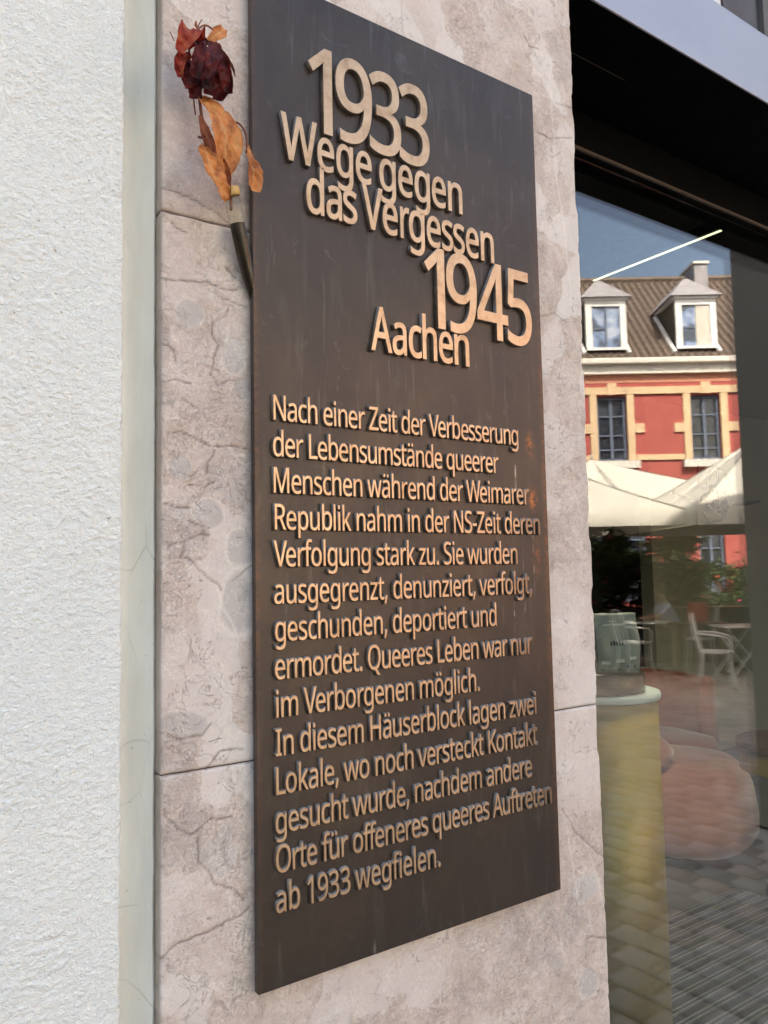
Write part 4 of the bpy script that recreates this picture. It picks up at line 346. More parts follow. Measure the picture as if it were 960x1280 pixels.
def ysc(ch, y): return y*.965 if (ch.islower() or ch == '.') and ch not in 'bdfhkläöüit' else y
def glyph(ch, cap, xs, off, depth, bev, res, style):
    k = (ch, style)
    if k in cache: return cache[k]
    s = cap/1000; loops = []
    for sp in GL[ch][1]:
        n = len(sp)//6; P = [(sp[i*6:i*6+6]) for i in range(n)]; L = []
        for i in range(n):
            a = P[i]; b = P[(i+1) % n]; p0 = (a[2], a[3]); p1 = (a[4], a[5]); p2 = (b[0], b[1]); p3 = (b[2], b[3])
            chord = math.hypot(p3[0]-p0[0], p3[1]-p0[1]); dev = abs((p1[0]-p0[0])*(p3[1]-p0[1])-(p1[1]-p0[1])*(p3[0]-p0[0]))/max(chord, 1)
            m_ = 1 if dev < 2 else res
            for k_ in range(m_):
                t_ = k_/m_; u_ = 1-t_; x = u_**3*p0[0]+3*u_*u_*t_*p1[0]+3*u_*t_*t_*p2[0]+t_**3*p3[0]; y = u_**3*p0[1]+3*u_*u_*t_*p1[1]+3*u_*t_*t_*p2[1]+t_**3*p3[1]
                q = Vector((x*s*xs, ysc(ch, y)*s))
                if not L or (q-L[-1]).length > 4*s: L.append(q)
        if (L[0]-L[-1]).length < 4*s: L.pop()
        loops.append(L)
    area = lambda L: sum(L[i].x*L[(i+1) % len(L)].y-L[(i+1) % len(L)].x*L[i].y for i in range(len(L)))/2
    sg = -1 if max((area(L) for L in loops), key=abs) > 0 else 1     # outer loops run clockwise when sg is 1
    def inflate(L, d):
        out = []
        for i in range(len(L)):
            e0 = (L[i]-L[i-1]).normalized(); e1 = (L[(i+1) % len(L)]-L[i]).normalized(); n0 = Vector((-e0.y, e0.x)); n1 = Vector((-e1.y, e1.x)); m_ = n0+n1
            if m_.length < .2: m_ = n0
            m_.normalize(); out.append(L[i]+m_*(sg*d/max(.5, m_.dot(n0))))
        return out
    vs, fs, mi = [], [], []
    levels = [(off+.00012, 0.), (off, depth-bev)] + [(off-bev*(1-math.cos(a_)), depth-bev+bev*math.sin(a_)) for a_ in ([R(45), R(90)] if bev > .0005 else [R(90)])]
    rings = []
    for L in loops:
        prev = None
        for d_, h_ in levels:
            ring = list(range(len(vs), len(vs)+len(L))); vs += [(q.x, -h_, q.y) for q in inflate(L, d_)]
            if prev:
                for i in range(len(L)):
                    i2 = (i+1) % len(L); fs.append((prev[i], prev[i2], ring[i2], ring[i]) if sg < 0 else (prev[i2], prev[i], ring[i], ring[i2])); mi.append(0 if h_ > depth*.9 and bev > .0005 and h_ == depth else 1)
            prev = ring
        rings.append([Vector((vs[i][0], vs[i][2])) for i in prev])
    cv, ce = [], []
    for r_ in rings:
        n0 = len(cv); cv += r_; ce += [(n0+i, n0+(i+1) % len(r_)) for i in range(len(r_))]
    ov, oe, of, *_r = delaunay_2d_cdt(cv, ce, [], 1, 1e-7)
    def wind(p):
        w_ = 0
        for r_ in rings:
            for i in range(len(r_)):
                a, b = r_[i-1], r_[i]
                if (a.y > p.y) != (b.y > p.y) and p.x < (b.x-a.x)*(p.y-a.y)/(b.y-a.y)+a.x: w_ += 1 if b.y > a.y else -1
        return w_
    n0 = len(vs); vs += [(v_.x, -depth, v_.y) for v_ in ov]
    for f_ in of:
        c_ = sum((ov[i] for i in f_), Vector((0, 0)))/len(f_)
        if wind(c_) != 0: fs.append(tuple(n0+i for i in f_)); mi.append(0)
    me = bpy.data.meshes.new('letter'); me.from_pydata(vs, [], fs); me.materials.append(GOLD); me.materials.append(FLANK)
    me.polygons.foreach_set('material_index', mi); me.polygons.foreach_set('use_smooth', [i < len(fs)-len(of) for i in range(len(fs))]); me.update()
    for p in me.polygons:
        if p.material_index == 0 and p.normal.y > 0 and abs(p.normal.y) > .9: p.flip()
    x0 = min(v_[0] for v_ in vs); x1 = max(v_[0] for v_ in vs)
    cache[k] = (me, x0, x1); return cache[k]
items = []
def layout(text, x0, x1, z, cap, xs, off, depth, bev, res, style):
    s = cap/1000*xs; pen = 0; pos = []; prev = None
    for ch in text:
        if ch == ' ': pen += 330*s; prev = None; continue
        pen += KERN.get((prev, ch), 0)*s
        me, a, b = glyph(ch, cap, xs, off, depth, bev, res, style); pos.append([ch, pen, me, a, b]); pen += GL[ch][0]*s; prev = ch
    L0 = pos[0][1]+pos[0][3]; L1 = pos[-1][1]+pos[-1][4]
    idx = [0]; k = 0
    tot = len(text.replace(' ', ''))-1; extra = ((x1-x0)-(L1-L0))/tot
    n = 0; j = 0
    for ch in text:
        if ch != ' ':
            p = pos[j]; items.append((ch, x0-L0+p[1]+extra*n, z, p[2], cap, 1.0)); j += 1; n += 1
    return extra*1000
BIG = dict(cap=.0918, xs=.72, off=.0013, depth=.0055, bev=.0003, res=10, style='big'); MID = dict(cap=.0476, xs=.68, off=.00095, depth=.0048, bev=.0003, res=8, style='mid'); SML = dict(cap=.0247, xs=.675, off=.00078, depth=.0038, bev=.00075, res=5, style='sml')
HEAD = [(-.1531, BIG, [('1', 61.7, 91.5), ('9', 94.9, 142.4), ('3', 138.2, 181.6), ('3', 178.6, 222.2)]),
 (-.1940, MID, [('W', 29.4, 72.5), ('e', 71.9, 93.1), ('g', 95.0, 116.9), ('e', 119.7, 141.0), ('g', 150.5, 173.4), ('e', 175.8, 196.8), ('g', 198.9, 221.6), ('e', 223.8, 245.4), ('n', 248.1, 270.5)]),
 (-.2432, MID, [('d', 58.2, 80.1), ('a', 82.0, 101.8), ('s', 102.6, 120.9), ('V', 126.8, 154.8), ('e', 153.6, 174.6), ('r', 177.5, 190.6), ('g', 189.6, 212.4), ('e', 215.0, 236.0), ('s', 236.9, 254.4), ('s', 254.6, 272.3), ('e', 273.4, 294.2), ('n', 297.0, 318.8)]),
 (-.3376, BIG, [('1', 209.0, 239.4), ('9', 241.1, 288.3), ('4', 287.6, 338.0), ('5', 336.4, 378.6)]),
 (-.3764, MID, [('A', 134.9, 163.6), ('a', 163.4, 183.4), ('c', 185.6, 204.7), ('h', 205.0, 226.3), ('e', 228.3, 249.8), ('n', 251.2, 274.3)])]
for z, S, L in HEAD:
    for ch, a, b in L:
        me, g0, g1 = glyph(ch, **S); k = (b-a)/1000/(g1-g0); items.append((ch, a/1000-g0*k, z, me, S['cap'], k))
LINES = [('Nach einer Zeit der Verbesserung', 18.3, 350.7), ('der Lebensumstände queerer', 17.4, 316.6), ('Menschen während der Weimarer', 17.9, 365.7), ('Republik nahm in der NS-Zeit deren', 18.5, 382.5), ('Verfolgung stark zu. Sie wurden', 16.8, 342.7), ('ausgegrenzt, denunziert, verfolgt,', 17.3, 365.3), ('geschunden, deportiert und', 17.7, 305.9), ('ermordet. Queeres Leben war nur', 17.3, 362.6), ('im Verborgenen möglich.', 18.2, 277.3), ('In diesem Häuserblock lagen zwei', 17.3, 366.1), ('Lokale, wo noch versteckt Kontakt', 17.4, 365.8), ('gesucht wurde, nachdem andere', 16.6, 355.2), ('Orte für offeneres queeres Auftreten', 16.5, 386.6), ('ab 1933 wegfielen.', 16.3, 214.2)]
for i, (s, a, b) in enumerate(LINES): print('track', round(layout(s, a/1000, b/1000, -.4633-.03577*i, **SML), 2), end=' ')
def score(it):
    p = Vector((it[1], 0, PT+it[2])); return it[4]/((p-CAM).length)
items.sort(key=score, reverse=True); print('letters', len(items))
rest = bmesh.new()
for i, (ch, x, z, me, cap, kx) in enumerate(items):
    if i < 300:
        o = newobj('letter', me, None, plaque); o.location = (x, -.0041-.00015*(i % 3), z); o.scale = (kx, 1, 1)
    else:
        n0 = len(rest.verts); rest.from_mesh(me); rest.verts.ensure_lookup_table()
        for vtx in rest.verts[n0:]: vtx.co += Vector((x, -.0041-.00015*(i % 3), z))
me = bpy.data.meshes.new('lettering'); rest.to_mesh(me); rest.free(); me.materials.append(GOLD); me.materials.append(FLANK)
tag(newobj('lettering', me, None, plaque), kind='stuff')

# ------------------------------------------------------------------ dried rose in its water tube
def fm(name, cols, rough=.6, scale=90, veins=True):
    t = NT(name); c = t.ramp(t.noise(t.pos((1, 1, .6)), scale, 4, .65, .6), [(.32, cols[0]), (.5, cols[1]), (.7, cols[2])])
    rb = t.n('ShaderNodeAttribute', attribute_name='rib').outputs['Fac']
    if veins: c = t.mix(t.math('MULTIPLY', rb, .5), c, tuple(min(1, q*1.25+.03) for q in cols[2][:3])+(1,))
    t.P(col=c, rough=rough, nor=t.bump(t.math('MULTIPLY_ADD', rb, .6, t.noise(t.pos((1.6, 1, .5)), scale*3, 4, .65)), .8, .001)); return t.m
PETAL = fm('dried_petal', [(.020, .003, .006, 1), (.13, .012, .020, 1), (.34, .045, .040, 1)], .48, 85, veins=False)
PETAL2 = fm('dried_petal_orange', [(.26, .02, .02, 1), (.52, .075, .045, 1), (.70, .24, .10, 1)], .55, 85, veins=False)
LEAF = fm('dried_leaf', [(.52, .17, .05, 1), (.85, .37, .12, 1), (.92, .56, .26, 1)], .5, 60)
LEAFD = fm('dried_leaf_red', [(.22, .045, .018, 1), (.42, .12, .05, 1), (.55, .22, .10, 1)], .6, 90)
TWIG = fm('dried_stem', [(.10, .025, .02, 1), (.20, .06, .035, 1), (.28, .11, .05, 1)], .6, 200)
rose = thing('dried_rose', 'withered dark red rose with curled brown leaves hanging beside the plaque', 'flower')
def sheet(name, spine, widths, side, curl, material, parent=None, nu=14, nv=9, crump=.0015, seed=1, thick=.0005, point=1.0):
    """leaf or petal: a surface swept along a spine, curled across, crumpled"""
    sp = spline(spine, nu)[::1]; n = len(sp); bm = bmesh.new(); vl = bm.verts.layers.float.new('rib'); rows = []
    side = Vector(side)
    for i, p in enumerate(sp):
        f = i/(n-1); wi = np.interp(f, np.linspace(0, 1, len(widths)), widths)
        tg = (sp[min(i+1, n-1)]-sp[max(i-1, 0)]).normalized(); s_ = (side-tg*side.dot(tg)).normalized(); nn = s_.cross(tg).normalized()
        if nn.y > 0: nn = -nn
        row = []
        for j in range(nv):
            q = (j/(nv-1)-.5)*2
            a = q*curl*(1+.25*math.sin(f*5+seed)); off = s_*(math.sin(a)/max(curl, .01))*wi*(1+.07*math.sin(f*9+seed*3)*abs(q)) + nn*((1-math.cos(a))/max(curl, .01))*wi*(.9)
            pp = p+off; k = mnoise.noise(pp*140+Vector((seed*7, 0, 0))); k2 = mnoise.noise(pp*380+Vector((0, seed*5, 0)))
            pp = pp+nn*(crump*(k*1.1+k2*.4))+s_*crump*.22*k2 + nn*(.0006 if abs(q) < .1 else 0)
            vv = bm.verts.new(pp); row.append(vv)
            sv = abs(((f*7-abs(q)*1.6) % 1)-.5)*2
            vv[vl] = max(math.exp(-(q/.09)**2), math.exp(-((1-sv)/.22)**2)*.6*(1-abs(q)*.5))
        rows.append(row)
    for a, b in zip(rows, rows[1:]):
        for j in range(nv-1): bm.faces.new((a[j], a[j+1], b[j+1], b[j]))
    bmesh.ops.solidify(bm, geom=bm.faces[:], thickness=thick)
    return finish(bm, name, material, parent, smooth=True)
def mm(x, y, z): return (x/1000, y/1000, z/1000)
# head hangs down from the bent top of the stem
HC = Vector(mm(-65, -20, 2058))
head = bpy.data.objects.new('flower_head', None)
core = bmesh.new()
bmesh.ops.create_icosphere(core, subdivisions=4, radius=.0125)
for v_ in core.verts:
    p = v_.co.copy(); k = mnoise.noise(p*170); k2 = 1-abs(mnoise.noise(p*260)); v_.co = p*(1+.22*k-.16*k2)*1.0; v_.co.z *= 1.2; v_.co += HC+Vector((.001, .004, -.006))
fh = finish(core, 'flower_head', PETAL, rose, smooth=True)
pet = [
 ([(-66, -18, 2078), (-74, -36, 2079), (-83, -40, 2069), (-88, -34, 2056)], [7, 12, 13, 5], PETAL2, 1.1),
 ([(-66, -22, 2079), (-69, -38, 2070), (-72, -41, 2052), (-75, -36, 2036)], [5, 8, 9, 5], PETAL, 1.0),
 ([(-62, -22, 2080), (-58, -42, 2068), (-60, -45, 2052), (-66, -40, 2036)], [5, 9, 10, 5], PETAL, 1.2),
 ([(-59, -20, 2078), (-50, -34, 2065), (-44, -34, 2050), (-40, -28, 2036)], [4, 8, 8, 6], PETAL, 1.2),
 ([(-64, -14, 2078), (-48, -22, 2060), (-44, -24, 2044), (-45, -22, 2031)], [5, 8, 9, 5], PETAL, .8),
 ([(-68, -16, 2070), (-80, -26, 2056), (-86, -30, 2046), (-83, -26, 2038)], [5, 8, 8, 3], PETAL2, 1.5),
 ([(-66, -12, 2068), (-74, -24, 2052), (-78, -26, 2042), (-74, -24, 2032)], [4, 8, 9, 6], PETAL, 1.3),
 ([(-62, -14, 2062), (-60, -32, 2048), (-60, -34, 2038), (-59, -28, 2029)], [5, 8, 8, 6], PETAL, 1.4),
 ([(-58, -12, 2062), (-53, -28, 2048), (-50, -30, 2038), (-49, -26, 2028)], [5, 7, 7, 5], PETAL, 1.3),
 ([(-70, -10, 2060), (-69, -18, 2046), (-68, -20, 2036), (-66, -18, 2027)], [5, 9, 9, 7], PETAL, 1.3)]
for k, (s_, w_, m2, cu_) in enumerate(pet):
    sheet('petal', [mm(*p) for p in s_], [x/1000 for x in w_], (1, -.25+.1*math.sin(k*2), .25*math.sin(k)), cu_, m2, rose, seed=k+1, crump=.0028, nv=11)
# sepals and calyx on top
sheet('sepal', [mm(-63, -22, 2077), mm(-64, -24, 2086), mm(-67, -22, 2096), mm(-66, -20, 2103)], [.0042, .0038, .002, .0004], (1, 0, 0), 1.0, LEAFD, rose, seed=21, crump=.0012)
sheet('sepal', [mm(-59, -24, 2081), mm(-53, -28, 2086), mm(-47, -28, 2092), mm(-41, -24, 2102)], [.001, .006, .0075, .003], (.7, -.2, -.7), .9, LEAF, rose, seed=22, crump=.0016)
sheet('sepal', [mm(-54, -20, 2078), mm(-44, -26, 2077), mm(-33, -22, 2071), mm(-24, -14, 2066)], [.0012, .0026, .0022, .0006], (0, -.4, 1), 1.0, TWIG, rose, seed=23, crump=.001)
bm = bmesh.new(); tube(bm, spline([mm(-62, -20, 2080), mm(-63, -19, 2090), mm(-62, -18, 2098), mm(-55, -16, 2105), mm(-47, -14, 2105), mm(-42, -13, 2100)], 6), [.0014]*10+[.0009]*21, 8)
tube(bm, spline([mm(-65, -18, 2085), mm(-63, -17, 2099), mm(-59, -16, 2109)], 5), .0006, 6); tube(bm, spline([mm(-66, -15, 2094), mm(-72, -10, 2100), mm(-73, -8, 2104)], 5), .0004, 6); tube(bm, spline([mm(-78, 4, 2092), mm(-83, 3, 2099)], 4), .0005, 6)
finish(bm, 'stem_tip', TWIG, rose, smooth=True)
bm = bmesh.new(); tube(bm, spline([mm(-60, -10, 2080), mm(-56, -2, 2045), mm(-50, 0, 2010), mm(-42, -4, 1975), mm(-29, -8, 1960), mm(-26, -7, 1935)], 10), .0016, 8)
tube(bm, spline([mm(-68, -18, 2033), mm(-66, -14, 2028), mm(-62, -8, 2018)], 5), .0007, 6); tube(bm, spline([mm(-62, -14, 1994), mm(-54, -18, 1990), mm(-46, -20, 1972), mm(-40, -18, 1956)], 6), .0011, 6)
tube(bm, spline([mm(-26, -12, 2021), mm(-20, -14, 2020), mm(-15, -16, 2012), mm(-13, -16, 2000), mm(-14, -16, 1992)], 6), .0010, 6); finish(bm, 'stem', TWIG, rose, smooth=True)
sheet('leaf', [mm(-62, -18, 2031), mm(-51, -24, 2018), mm(-42, -28, 1999), mm(-39, -24, 1975), mm(-37, -20, 1958)], [.006, .0165, .020, .013, .001], (1, .15, .15), .75, LEAF, rose, nu=16, nv=23, seed=3, crump=.0022)
sheet('leaf', [mm(-60, -14, 2016), mm(-57, -18, 2000), mm(-52, -20, 1984), mm(-46, -18, 1968)], [.002, .0055, .006, .001], (1, -.6, .1), 1.0, LEAFD, rose, nu=10, nv=9, seed=4, crump=.002)
sheet('leaf', [mm(-56, -14, 1988), mm(-58, -24, 1973), mm(-54, -28, 1956), mm(-44, -26, 1944), mm(-37, -20, 1936)], [.002, .0095, .013, .010, .002], (1, .3, .45), .9, LEAF, rose, nu=14, nv=23, seed=6, crump=.0026)
sheet('leaf', [mm(-50, -16, 1986), mm(-42, -22, 1972), mm(-36, -22, 1957), mm(-34, -20, 1938)], [.001, .004, .005, .002], (1, -.8, .3), .9, LEAFD, rose, nu=10, nv=9, seed=7, crump=.002)
sheet('leaf', [mm(-13, -14, 2001), mm(-13, -20, 1988), mm(-9, -21, 1972), mm(-8, -18, 1954)], [.0015, .0065, .0105, .006], (1, .25, -.1), .8, LEAF, rose, nu=14, nv=17, seed=9, crump=.002)

# tube: tapered floral pick with a yellow cap, its tip pushed behind the plaque edge
vial = thing('flower_water_tube', 'clear tapered water tube with yellow cap wedged behind the plaque edge', 'flower tube')
ax0 = Vector(mm(-27.6, -9.5, 1953)); ax1 = Vector(mm(7.5, 8.6, 1842)); zdir = (ax1-ax0).normalized(); L_ = (ax1-ax0).length
Mv = Matrix.Translation(ax0) @ zdir.to_track_quat('Z', 'Y').to_matrix().to_4x4()
t = NT('clear_tube_plastic'); g = t.n('ShaderNodeBsdfTransparent', {'Color': (.84, .84, .80, 1)}); gl = t.n('ShaderNodeBsdfGlossy', {'Roughness': .08, 'Color': (1, 1, 1, 1)})
lw = t.n('ShaderNodeLayerWeight', {'Blend': .35}); mx = t.n('ShaderNodeMixShader', {0: t.math('MULTIPLY_ADD', lw.outputs['Facing'], .14, .02), 1: g.outputs[0], 2: gl.outputs[0]}); t.t.links.new(mx.outputs[0], t.o.inputs[0]); VIAL = t.m
bm = bmesh.new(); lathe(bm, [(.0078, .004), (.0080, .02), (.0078, .05), (.0062, .080), (.0036, .100), (.0014, L_-.001), (.0006, L_)], 24, Mv); finish(bm, 'tube', VIAL, vial, smooth=True)
t = NT('murky_water'); t.P(col=t.ramp(t.noise(t.pos(), 60, 3), [(.3, (.010, .006, .002, 1)), (.7, (.030, .016, .005, 1))]), rough=.55, spec=.05); WATER = t.m
bm = bmesh.new(); lathe(bm, [(.0072, .030), (.0073, .04), (.0072, .052), (.0057, .080), (.0031, .100), (.001, L_-.003)], 24, Mv); finish(bm, 'water', WATER, vial, smooth=True)
CAP = mat('yellow_rubber', (.62, .40, .14, 1), .55, 0, .1, 80, .0003, 300)
bm = bmesh.new(); lathe(bm, [(.003, -.0035), (.0074, -.0032), (.0086, -.002), (.0088, .002), (.0085, .0048), (.0072, .0052)], 28, Mv); finish(bm, 'cap', CAP, vial, smooth=True, bevel=0)

# ------------------------------------------------------------------ shop front
BLACK = mat('black_metal', (.002, .002, .0022, 1), .8, 0, .2, 6, spec=.05); BRONZELINE = mat('brown_bead', (.05, .034, .026, 1), .5, .1, .2, 12)
t = NT('lavender_coated_metal'); c = t.ramp(t.noise(t.pos((.5, 1, 2)), 4, 3), [(.3, (.34, .345, .42, 1)), (.7, (.39, .40, .475, 1))]); t.P(col=c, rough=.34, metal=.35, nor=t.bump(t.noise(t.pos(), 3, 2), .1, .004)); FASCIA = t.m
front = thing('shop_front', 'dark framed shop window with pale metal fascia right of the stone pier', 'shop front')
GY = .20; GT = 2.316
bm = bmesh.new(); box(bm, (.4985, -.001, 2.384), (6.5, .0025, 2.509)); finish(bm, 'fascia', FASCIA, front, bevel=.0008)
boxobj('soffit', (.4955, .003, 2.3855), (6.5, .26, 2.402), BLACK, front); boxobj('header', (.4955, .199, GT+.003), (6.5, .26, 2.387), BLACK, front)
boxobj('bead', (.4955, .194, GT-.004), (6.5, .1985, GT+.0015), BRONZELINE, front)
boxobj('soffit_seam', (.4955, .0955, 2.3845), (.72, .0965, 2.3852), BRONZELINE, front)
boxobj('side_frame', (.4950, .10, 0), (.518, .26, GT+.002), BLACK, front); boxobj('sill', (.519, .17, 0), (6.5, .26, .05), BLACK, front)
t = NT('window_glass'); geo = t.n('ShaderNodeNewGeometry')
dt = t.n('ShaderNodeVectorMath', operation='DOT_PRODUCT'); t.set(dt, 0, geo.outputs['Normal']); t.set(dt, 1, geo.outputs['Incoming'])
cs = t.math('ABSOLUTE', dt.outputs['Value']); fr = t.math('MULTIPLY_ADD', t.math('POWER', t.math('SUBTRACT', 1.0, cs), 5.0), .9, .060)
tr = t.n('ShaderNodeBsdfTransparent', {'Color': (.95, .97, .955, 1)}); gl = t.n('ShaderNodeBsdfGlossy', {'Roughness': 0.0, 'Color': (.99, .93, 1, 1)})
mx = t.n('ShaderNodeMixShader', {0: fr, 1: tr.outputs[0], 2: gl.outputs[0]}); t.t.links.new(mx.outputs[0], t.o.inputs[0]); GLASS = t.m
for gy in (GY, GY+.022):
    bm = bmesh.new(); box(bm, (.5185, gy, .051), (6.49, gy+.005, GT+.0025)); finish(bm, 'glass_pane', GLASS, front)
# upper storey of the own building
UP = mat('pale_upper_render', (.74, .74, .76, 1), .8, 0, .05, 5, .002, 90); DKW = mat('brown_window_metal', (.055, .040, .042, 1), .45, .1, .15, 6); GRW = mat('grey_curtain', (.11, .11, .12, 1), .8, 0, .2, 4)
ub = thing('upper_facade', 'upper storey wall with a dark brown window above the shop fascia', 'building')
boxobj('wall', (-12, .034, 3.1), (14, 9.6, 9.0), UP, ub); boxobj('wall', (.4955, .034, 2.512), (.9105, .30, 3.099), UP, ub)
boxobj('window_surround', (.911, .030, 2.512), (1.010, .30, 3.098), DKW, ub)
for k in range(21): boxobj('curtain_fold', (1.011+k*.03, .045+.012*(k % 2), 2.512), (1.0408+k*.03, .10, 3.098), GRW if k % 3 else DKW, ub)
boxobj('wall', (1.66, .034, 2.512), (6.6, .30, 3.099), UP, ub)
boxobj('roof', (-12.1, -.05, 9.002), (14.1, 9.7, 9.2), DKW, ub)

# ------------------------------------------------------------------ shop interior
t = NT('grey_screed'); c = t.ramp(t.noise(t.pos(), 3, 4), [(.3, (.10, .095, .085, 1)), (.7, (.15, .14, .13, 1))]); t.P(col=c, rough=.4, nor=t.bump(t.noise(t.pos(), 20, 3), .2, .002)); SCREED = t.m
GREIGE = mat('greige_interior_paint', (.50, .44, .36, 1), .7, 0, .06, 2, .001, 60); DARKW = mat('dark_brown_panelling', (.02, .014, .011, 1), .5, 0, .3, 3); CEIL = mat('dark_ceiling', (.03, .03, .032, 1), .8)
bm = bmesh.new(); box(bm, (.52, .262, -.05), (12, 7, 0.0)); tag(finish(bm, 'interior_floor', SCREED), kind='structure')
bm = bmesh.new(); box(bm, (.50, .262, 3.0), (12, 7, 3.08)); tag(finish(bm, 'ceiling', CEIL), kind='structure')
bm = bmesh.new(); box(bm, (.30, .30, 0), (.49, 7, 3.0)); box(bm, (.30, 7.001, 0), (12, 7.1, 3.0)); box(bm, (12.001, .30, 0), (12.1, 7.1, 3.0)); box(bm, (6.6, .03, 0), (14, .26, 3.09)); tag(finish(bm, 'interior_wall', DARKW), kind='structure')
part = boxobj('partition_wall', (5.28, 3.45, 0), (11.9, 3.57, 2.999), GREIGE); tag(part, 'greige painted partition wall at the back of the shop interior', 'wall')

BRASS = None
t = NT('brushed_brass'); c = t.ramp(t.noise(t.pos((1, 1, .1)), 5, 3), [(.3, (.36, .235, .045, 1)), (.7, (.48, .31, .06, 1))]); t.P(col=c, metal=.5, rough=t.maprange(t.noise(t.pos((1, 1, 4)), 40, 3), .3, .7, .40, .52), nor=t.bump(t.noise(t.pos((3, 3, 40)), 30, 2), .08, .001)); BRASS = t.m
WHITE = mat('white_lacquer', (.62, .66, .64, 1), .35, 0, .04, 10); BROWNB = mat('dark_brown_lacquer', (.035, .018, .012, 1), .3, 0, .3, 9)
CX, CY = 1.727, 1.042
col_ = thing('brass_pedestal', 'cylindrical brass pedestal table with white round top inside the shop window', 'pedestal', loc=(CX, CY, 0))
bm = bmesh.new(); lathe(bm, [(.170, 0), (.170, 1.176)], 64); finish(bm, 'body', BRASS, col_, smooth=False)
for p in col_.children[0].data.polygons: p.use_smooth = abs(p.normal.z) < .5
bm = bmesh.new(); lathe(bm, [(.168, 1.177), (.178, 1.180), (.180, 1.186), (.180, 1.194), (.177, 1.2)], 64); finish(bm, 'top', WHITE, col_, smooth=False)
tin = thing('dark_round_tray', 'low dark brown round box under the grey coffee bag on the pedestal', 'tray', loc=(CX-.012, CY-.004, 1.2))
bm = bmesh.new(); lathe(bm, [(.136, 0.0005), (.138, .003), (.138, .058), (.135, .061)], 64); o = finish(bm, 'box', BROWNB, tin)
for p in o.data.polygons: p.use_smooth = abs(p.normal.z) < .5
# coffee bag: gusseted pouch, faces the street
BAG = mat('matte_grey_foil', (.29, .295, .28, 1), .5, .1, .12, 25, .003, 22); BAGW = mat('white_print', (.62, .60, .56, 1), .6); BAGK = mat('dark_print_crease', (.05, .055, .055, 1), .6)
bag = thing('coffee_bag', 'grey gusseted coffee bag standing on the dark round box', 'bag', loc=(CX-.030, CY-.06, 1.2615), rz=R(-28))
def bagpt(u, v, side):   # u -1..1 across, v 0..1 up
    w_ = .093*(1-.06*abs(2*v-1)); dd = .048*(math.sin(math.pi*min(1, max(.0, v))**.8)*.4+.62)*(1-.55*v)
    yy = side*dd*(1-.35*u**4); return Vector((u*w_, yy+.012*mnoise.noise(Vector((u*2, v*3, side*3)))*.6, v*.185+.004*mnoise.noise(Vector((u*2, v*2, 7+side)))))
bm = bmesh.new(); nu, nv = 20, 20; g_ = {}
for s_ in (-1, 1):
    for i in range(nu+1):
        for j in range(nv+1): g_[s_, i, j] = bm.verts.new(bagpt(i/nu*2-1, j/nv, s_))
    for i in range(nu):
        for j in range(nv): bm.faces.new((g_[s_, i, j], g_[s_, i+1, j], g_[s_, i+1, j+1], g_[s_, i, j+1]))
for i in (0, nu):
    mid = [bm.verts.new((g_[-1, i, j].co+g_[1, i, j].co)/2-Vector(((-1 if i == 0 else 1)*.018, 0, 0))) for j in range(nv+1)]
    for j in range(nv):
        bm.faces.new((g_[-1, i, j], mid[j], mid[j+1], g_[-1, i, j+1])); bm.faces.new((g_[1, i, j], mid[j], mid[j+1], g_[1, i, j+1]))
for j in (0, nv):
    for i in range(nu): bm.faces.new((g_[-1, i, j], g_[-1, i+1, j], g_[1, i+1, j], g_[1, i, j]))
finish(bm, 'pouch', BAG, bag, smooth=True)
bm = bmesh.new()
def onbag(bm, u0, u1, v0, v1, off=.0012):
    vs = []
    for a, b in ((u0, v0), (u1, v0), (u1, v1), (u0, v1)):
        p = bagpt(a, b, -1); vs.append(bm.verts.new(p-Vector((0, off, 0)))); 
    f = bm.faces.new(vs); r_ = bmesh.ops.extrude_face_region(bm, geom=[f]); 
    for e_ in r_['geom']:
        if isinstance(e_, bmesh.types.BMVert): e_.co += Vector((0, off*.8, 0))
for a, b, c_, d_ in ((-.45, -.15, .17, .23), (.06, .36, .20, .26), (.55, .8, .24, .29), (-.05, .2, .86, .875), (.02, .5, .80, .83), (-.3, -.02, .80, .825)): onbag(bm, a, b, c_, d_)
finish(bm, 'light_print', BAGW, bag)
bm = bmesh.new()
for k in range(5): onbag(bm, -.08+k*.1, -.02+k*.1, .47, .53+.02*(k % 2))
[onbag(bm, -.60, -.575, .04+q*.09, .128+q*.09, .0008) for q in range(10)]; onbag(bm, -.5, .28, .06, .085); onbag(bm, .45, .8, .10, .15); finish(bm, 'dark_print_crease', BAGK, bag)  # tall row of strips paints the gusset fold's dark crease; the rest is print

# lounge chair: padded terracotta seat with separate back
t = NT('terracotta_velvet'); c = t.ramp(t.noise(t.pos(), 3.5, 3), [(.3, (.42, .15, .10, 1)), (.7, (.54, .215, .15, 1))]); t.P(col=c, rough=.85, nor=t.bump(t.noise(t.pos(), 160, 3), .35, .002)); t.set(t.b, 'Sheen Weight', .6); VELV = t.m
ch = thing('pouf', 'rounded terracotta upholstered pouf nearest the brass pedestal', 'pouf', loc=(3.76, 2.29, 0), rz=R(20))
bm = bmesh.new(); lathe(bm, [(.30, 0), (.31, .045)], 48, n=2.6); finish(bm, 'base', BLACK, ch)
bm = bmesh.new(); lathe(bm, [(.20, .046), (.42, .05), (.462, .09), (.465, .18), (.445, .34), (.41, .43), (.34, .485), (.20, .51), (.02, .515)], 64, n=2.8); finish(bm, 'seat', VELV, ch, smooth=True)
bm = bmesh.new(); lathe(bm, [(.02, -.13), (.10, -.125), (.14, -.08), (.15, 0), (.14, .08), (.10, .125), (.02, .13)], 32, Matrix.Translation((-.30, .12, .56)) @ Matrix.Rotation(R(75), 4, 'Y') @ Matrix.Rotation(R(10), 4, 'X'), sx=.8, sy=1.6); finish(bm, 'bolster', VELV, ch, smooth=True)
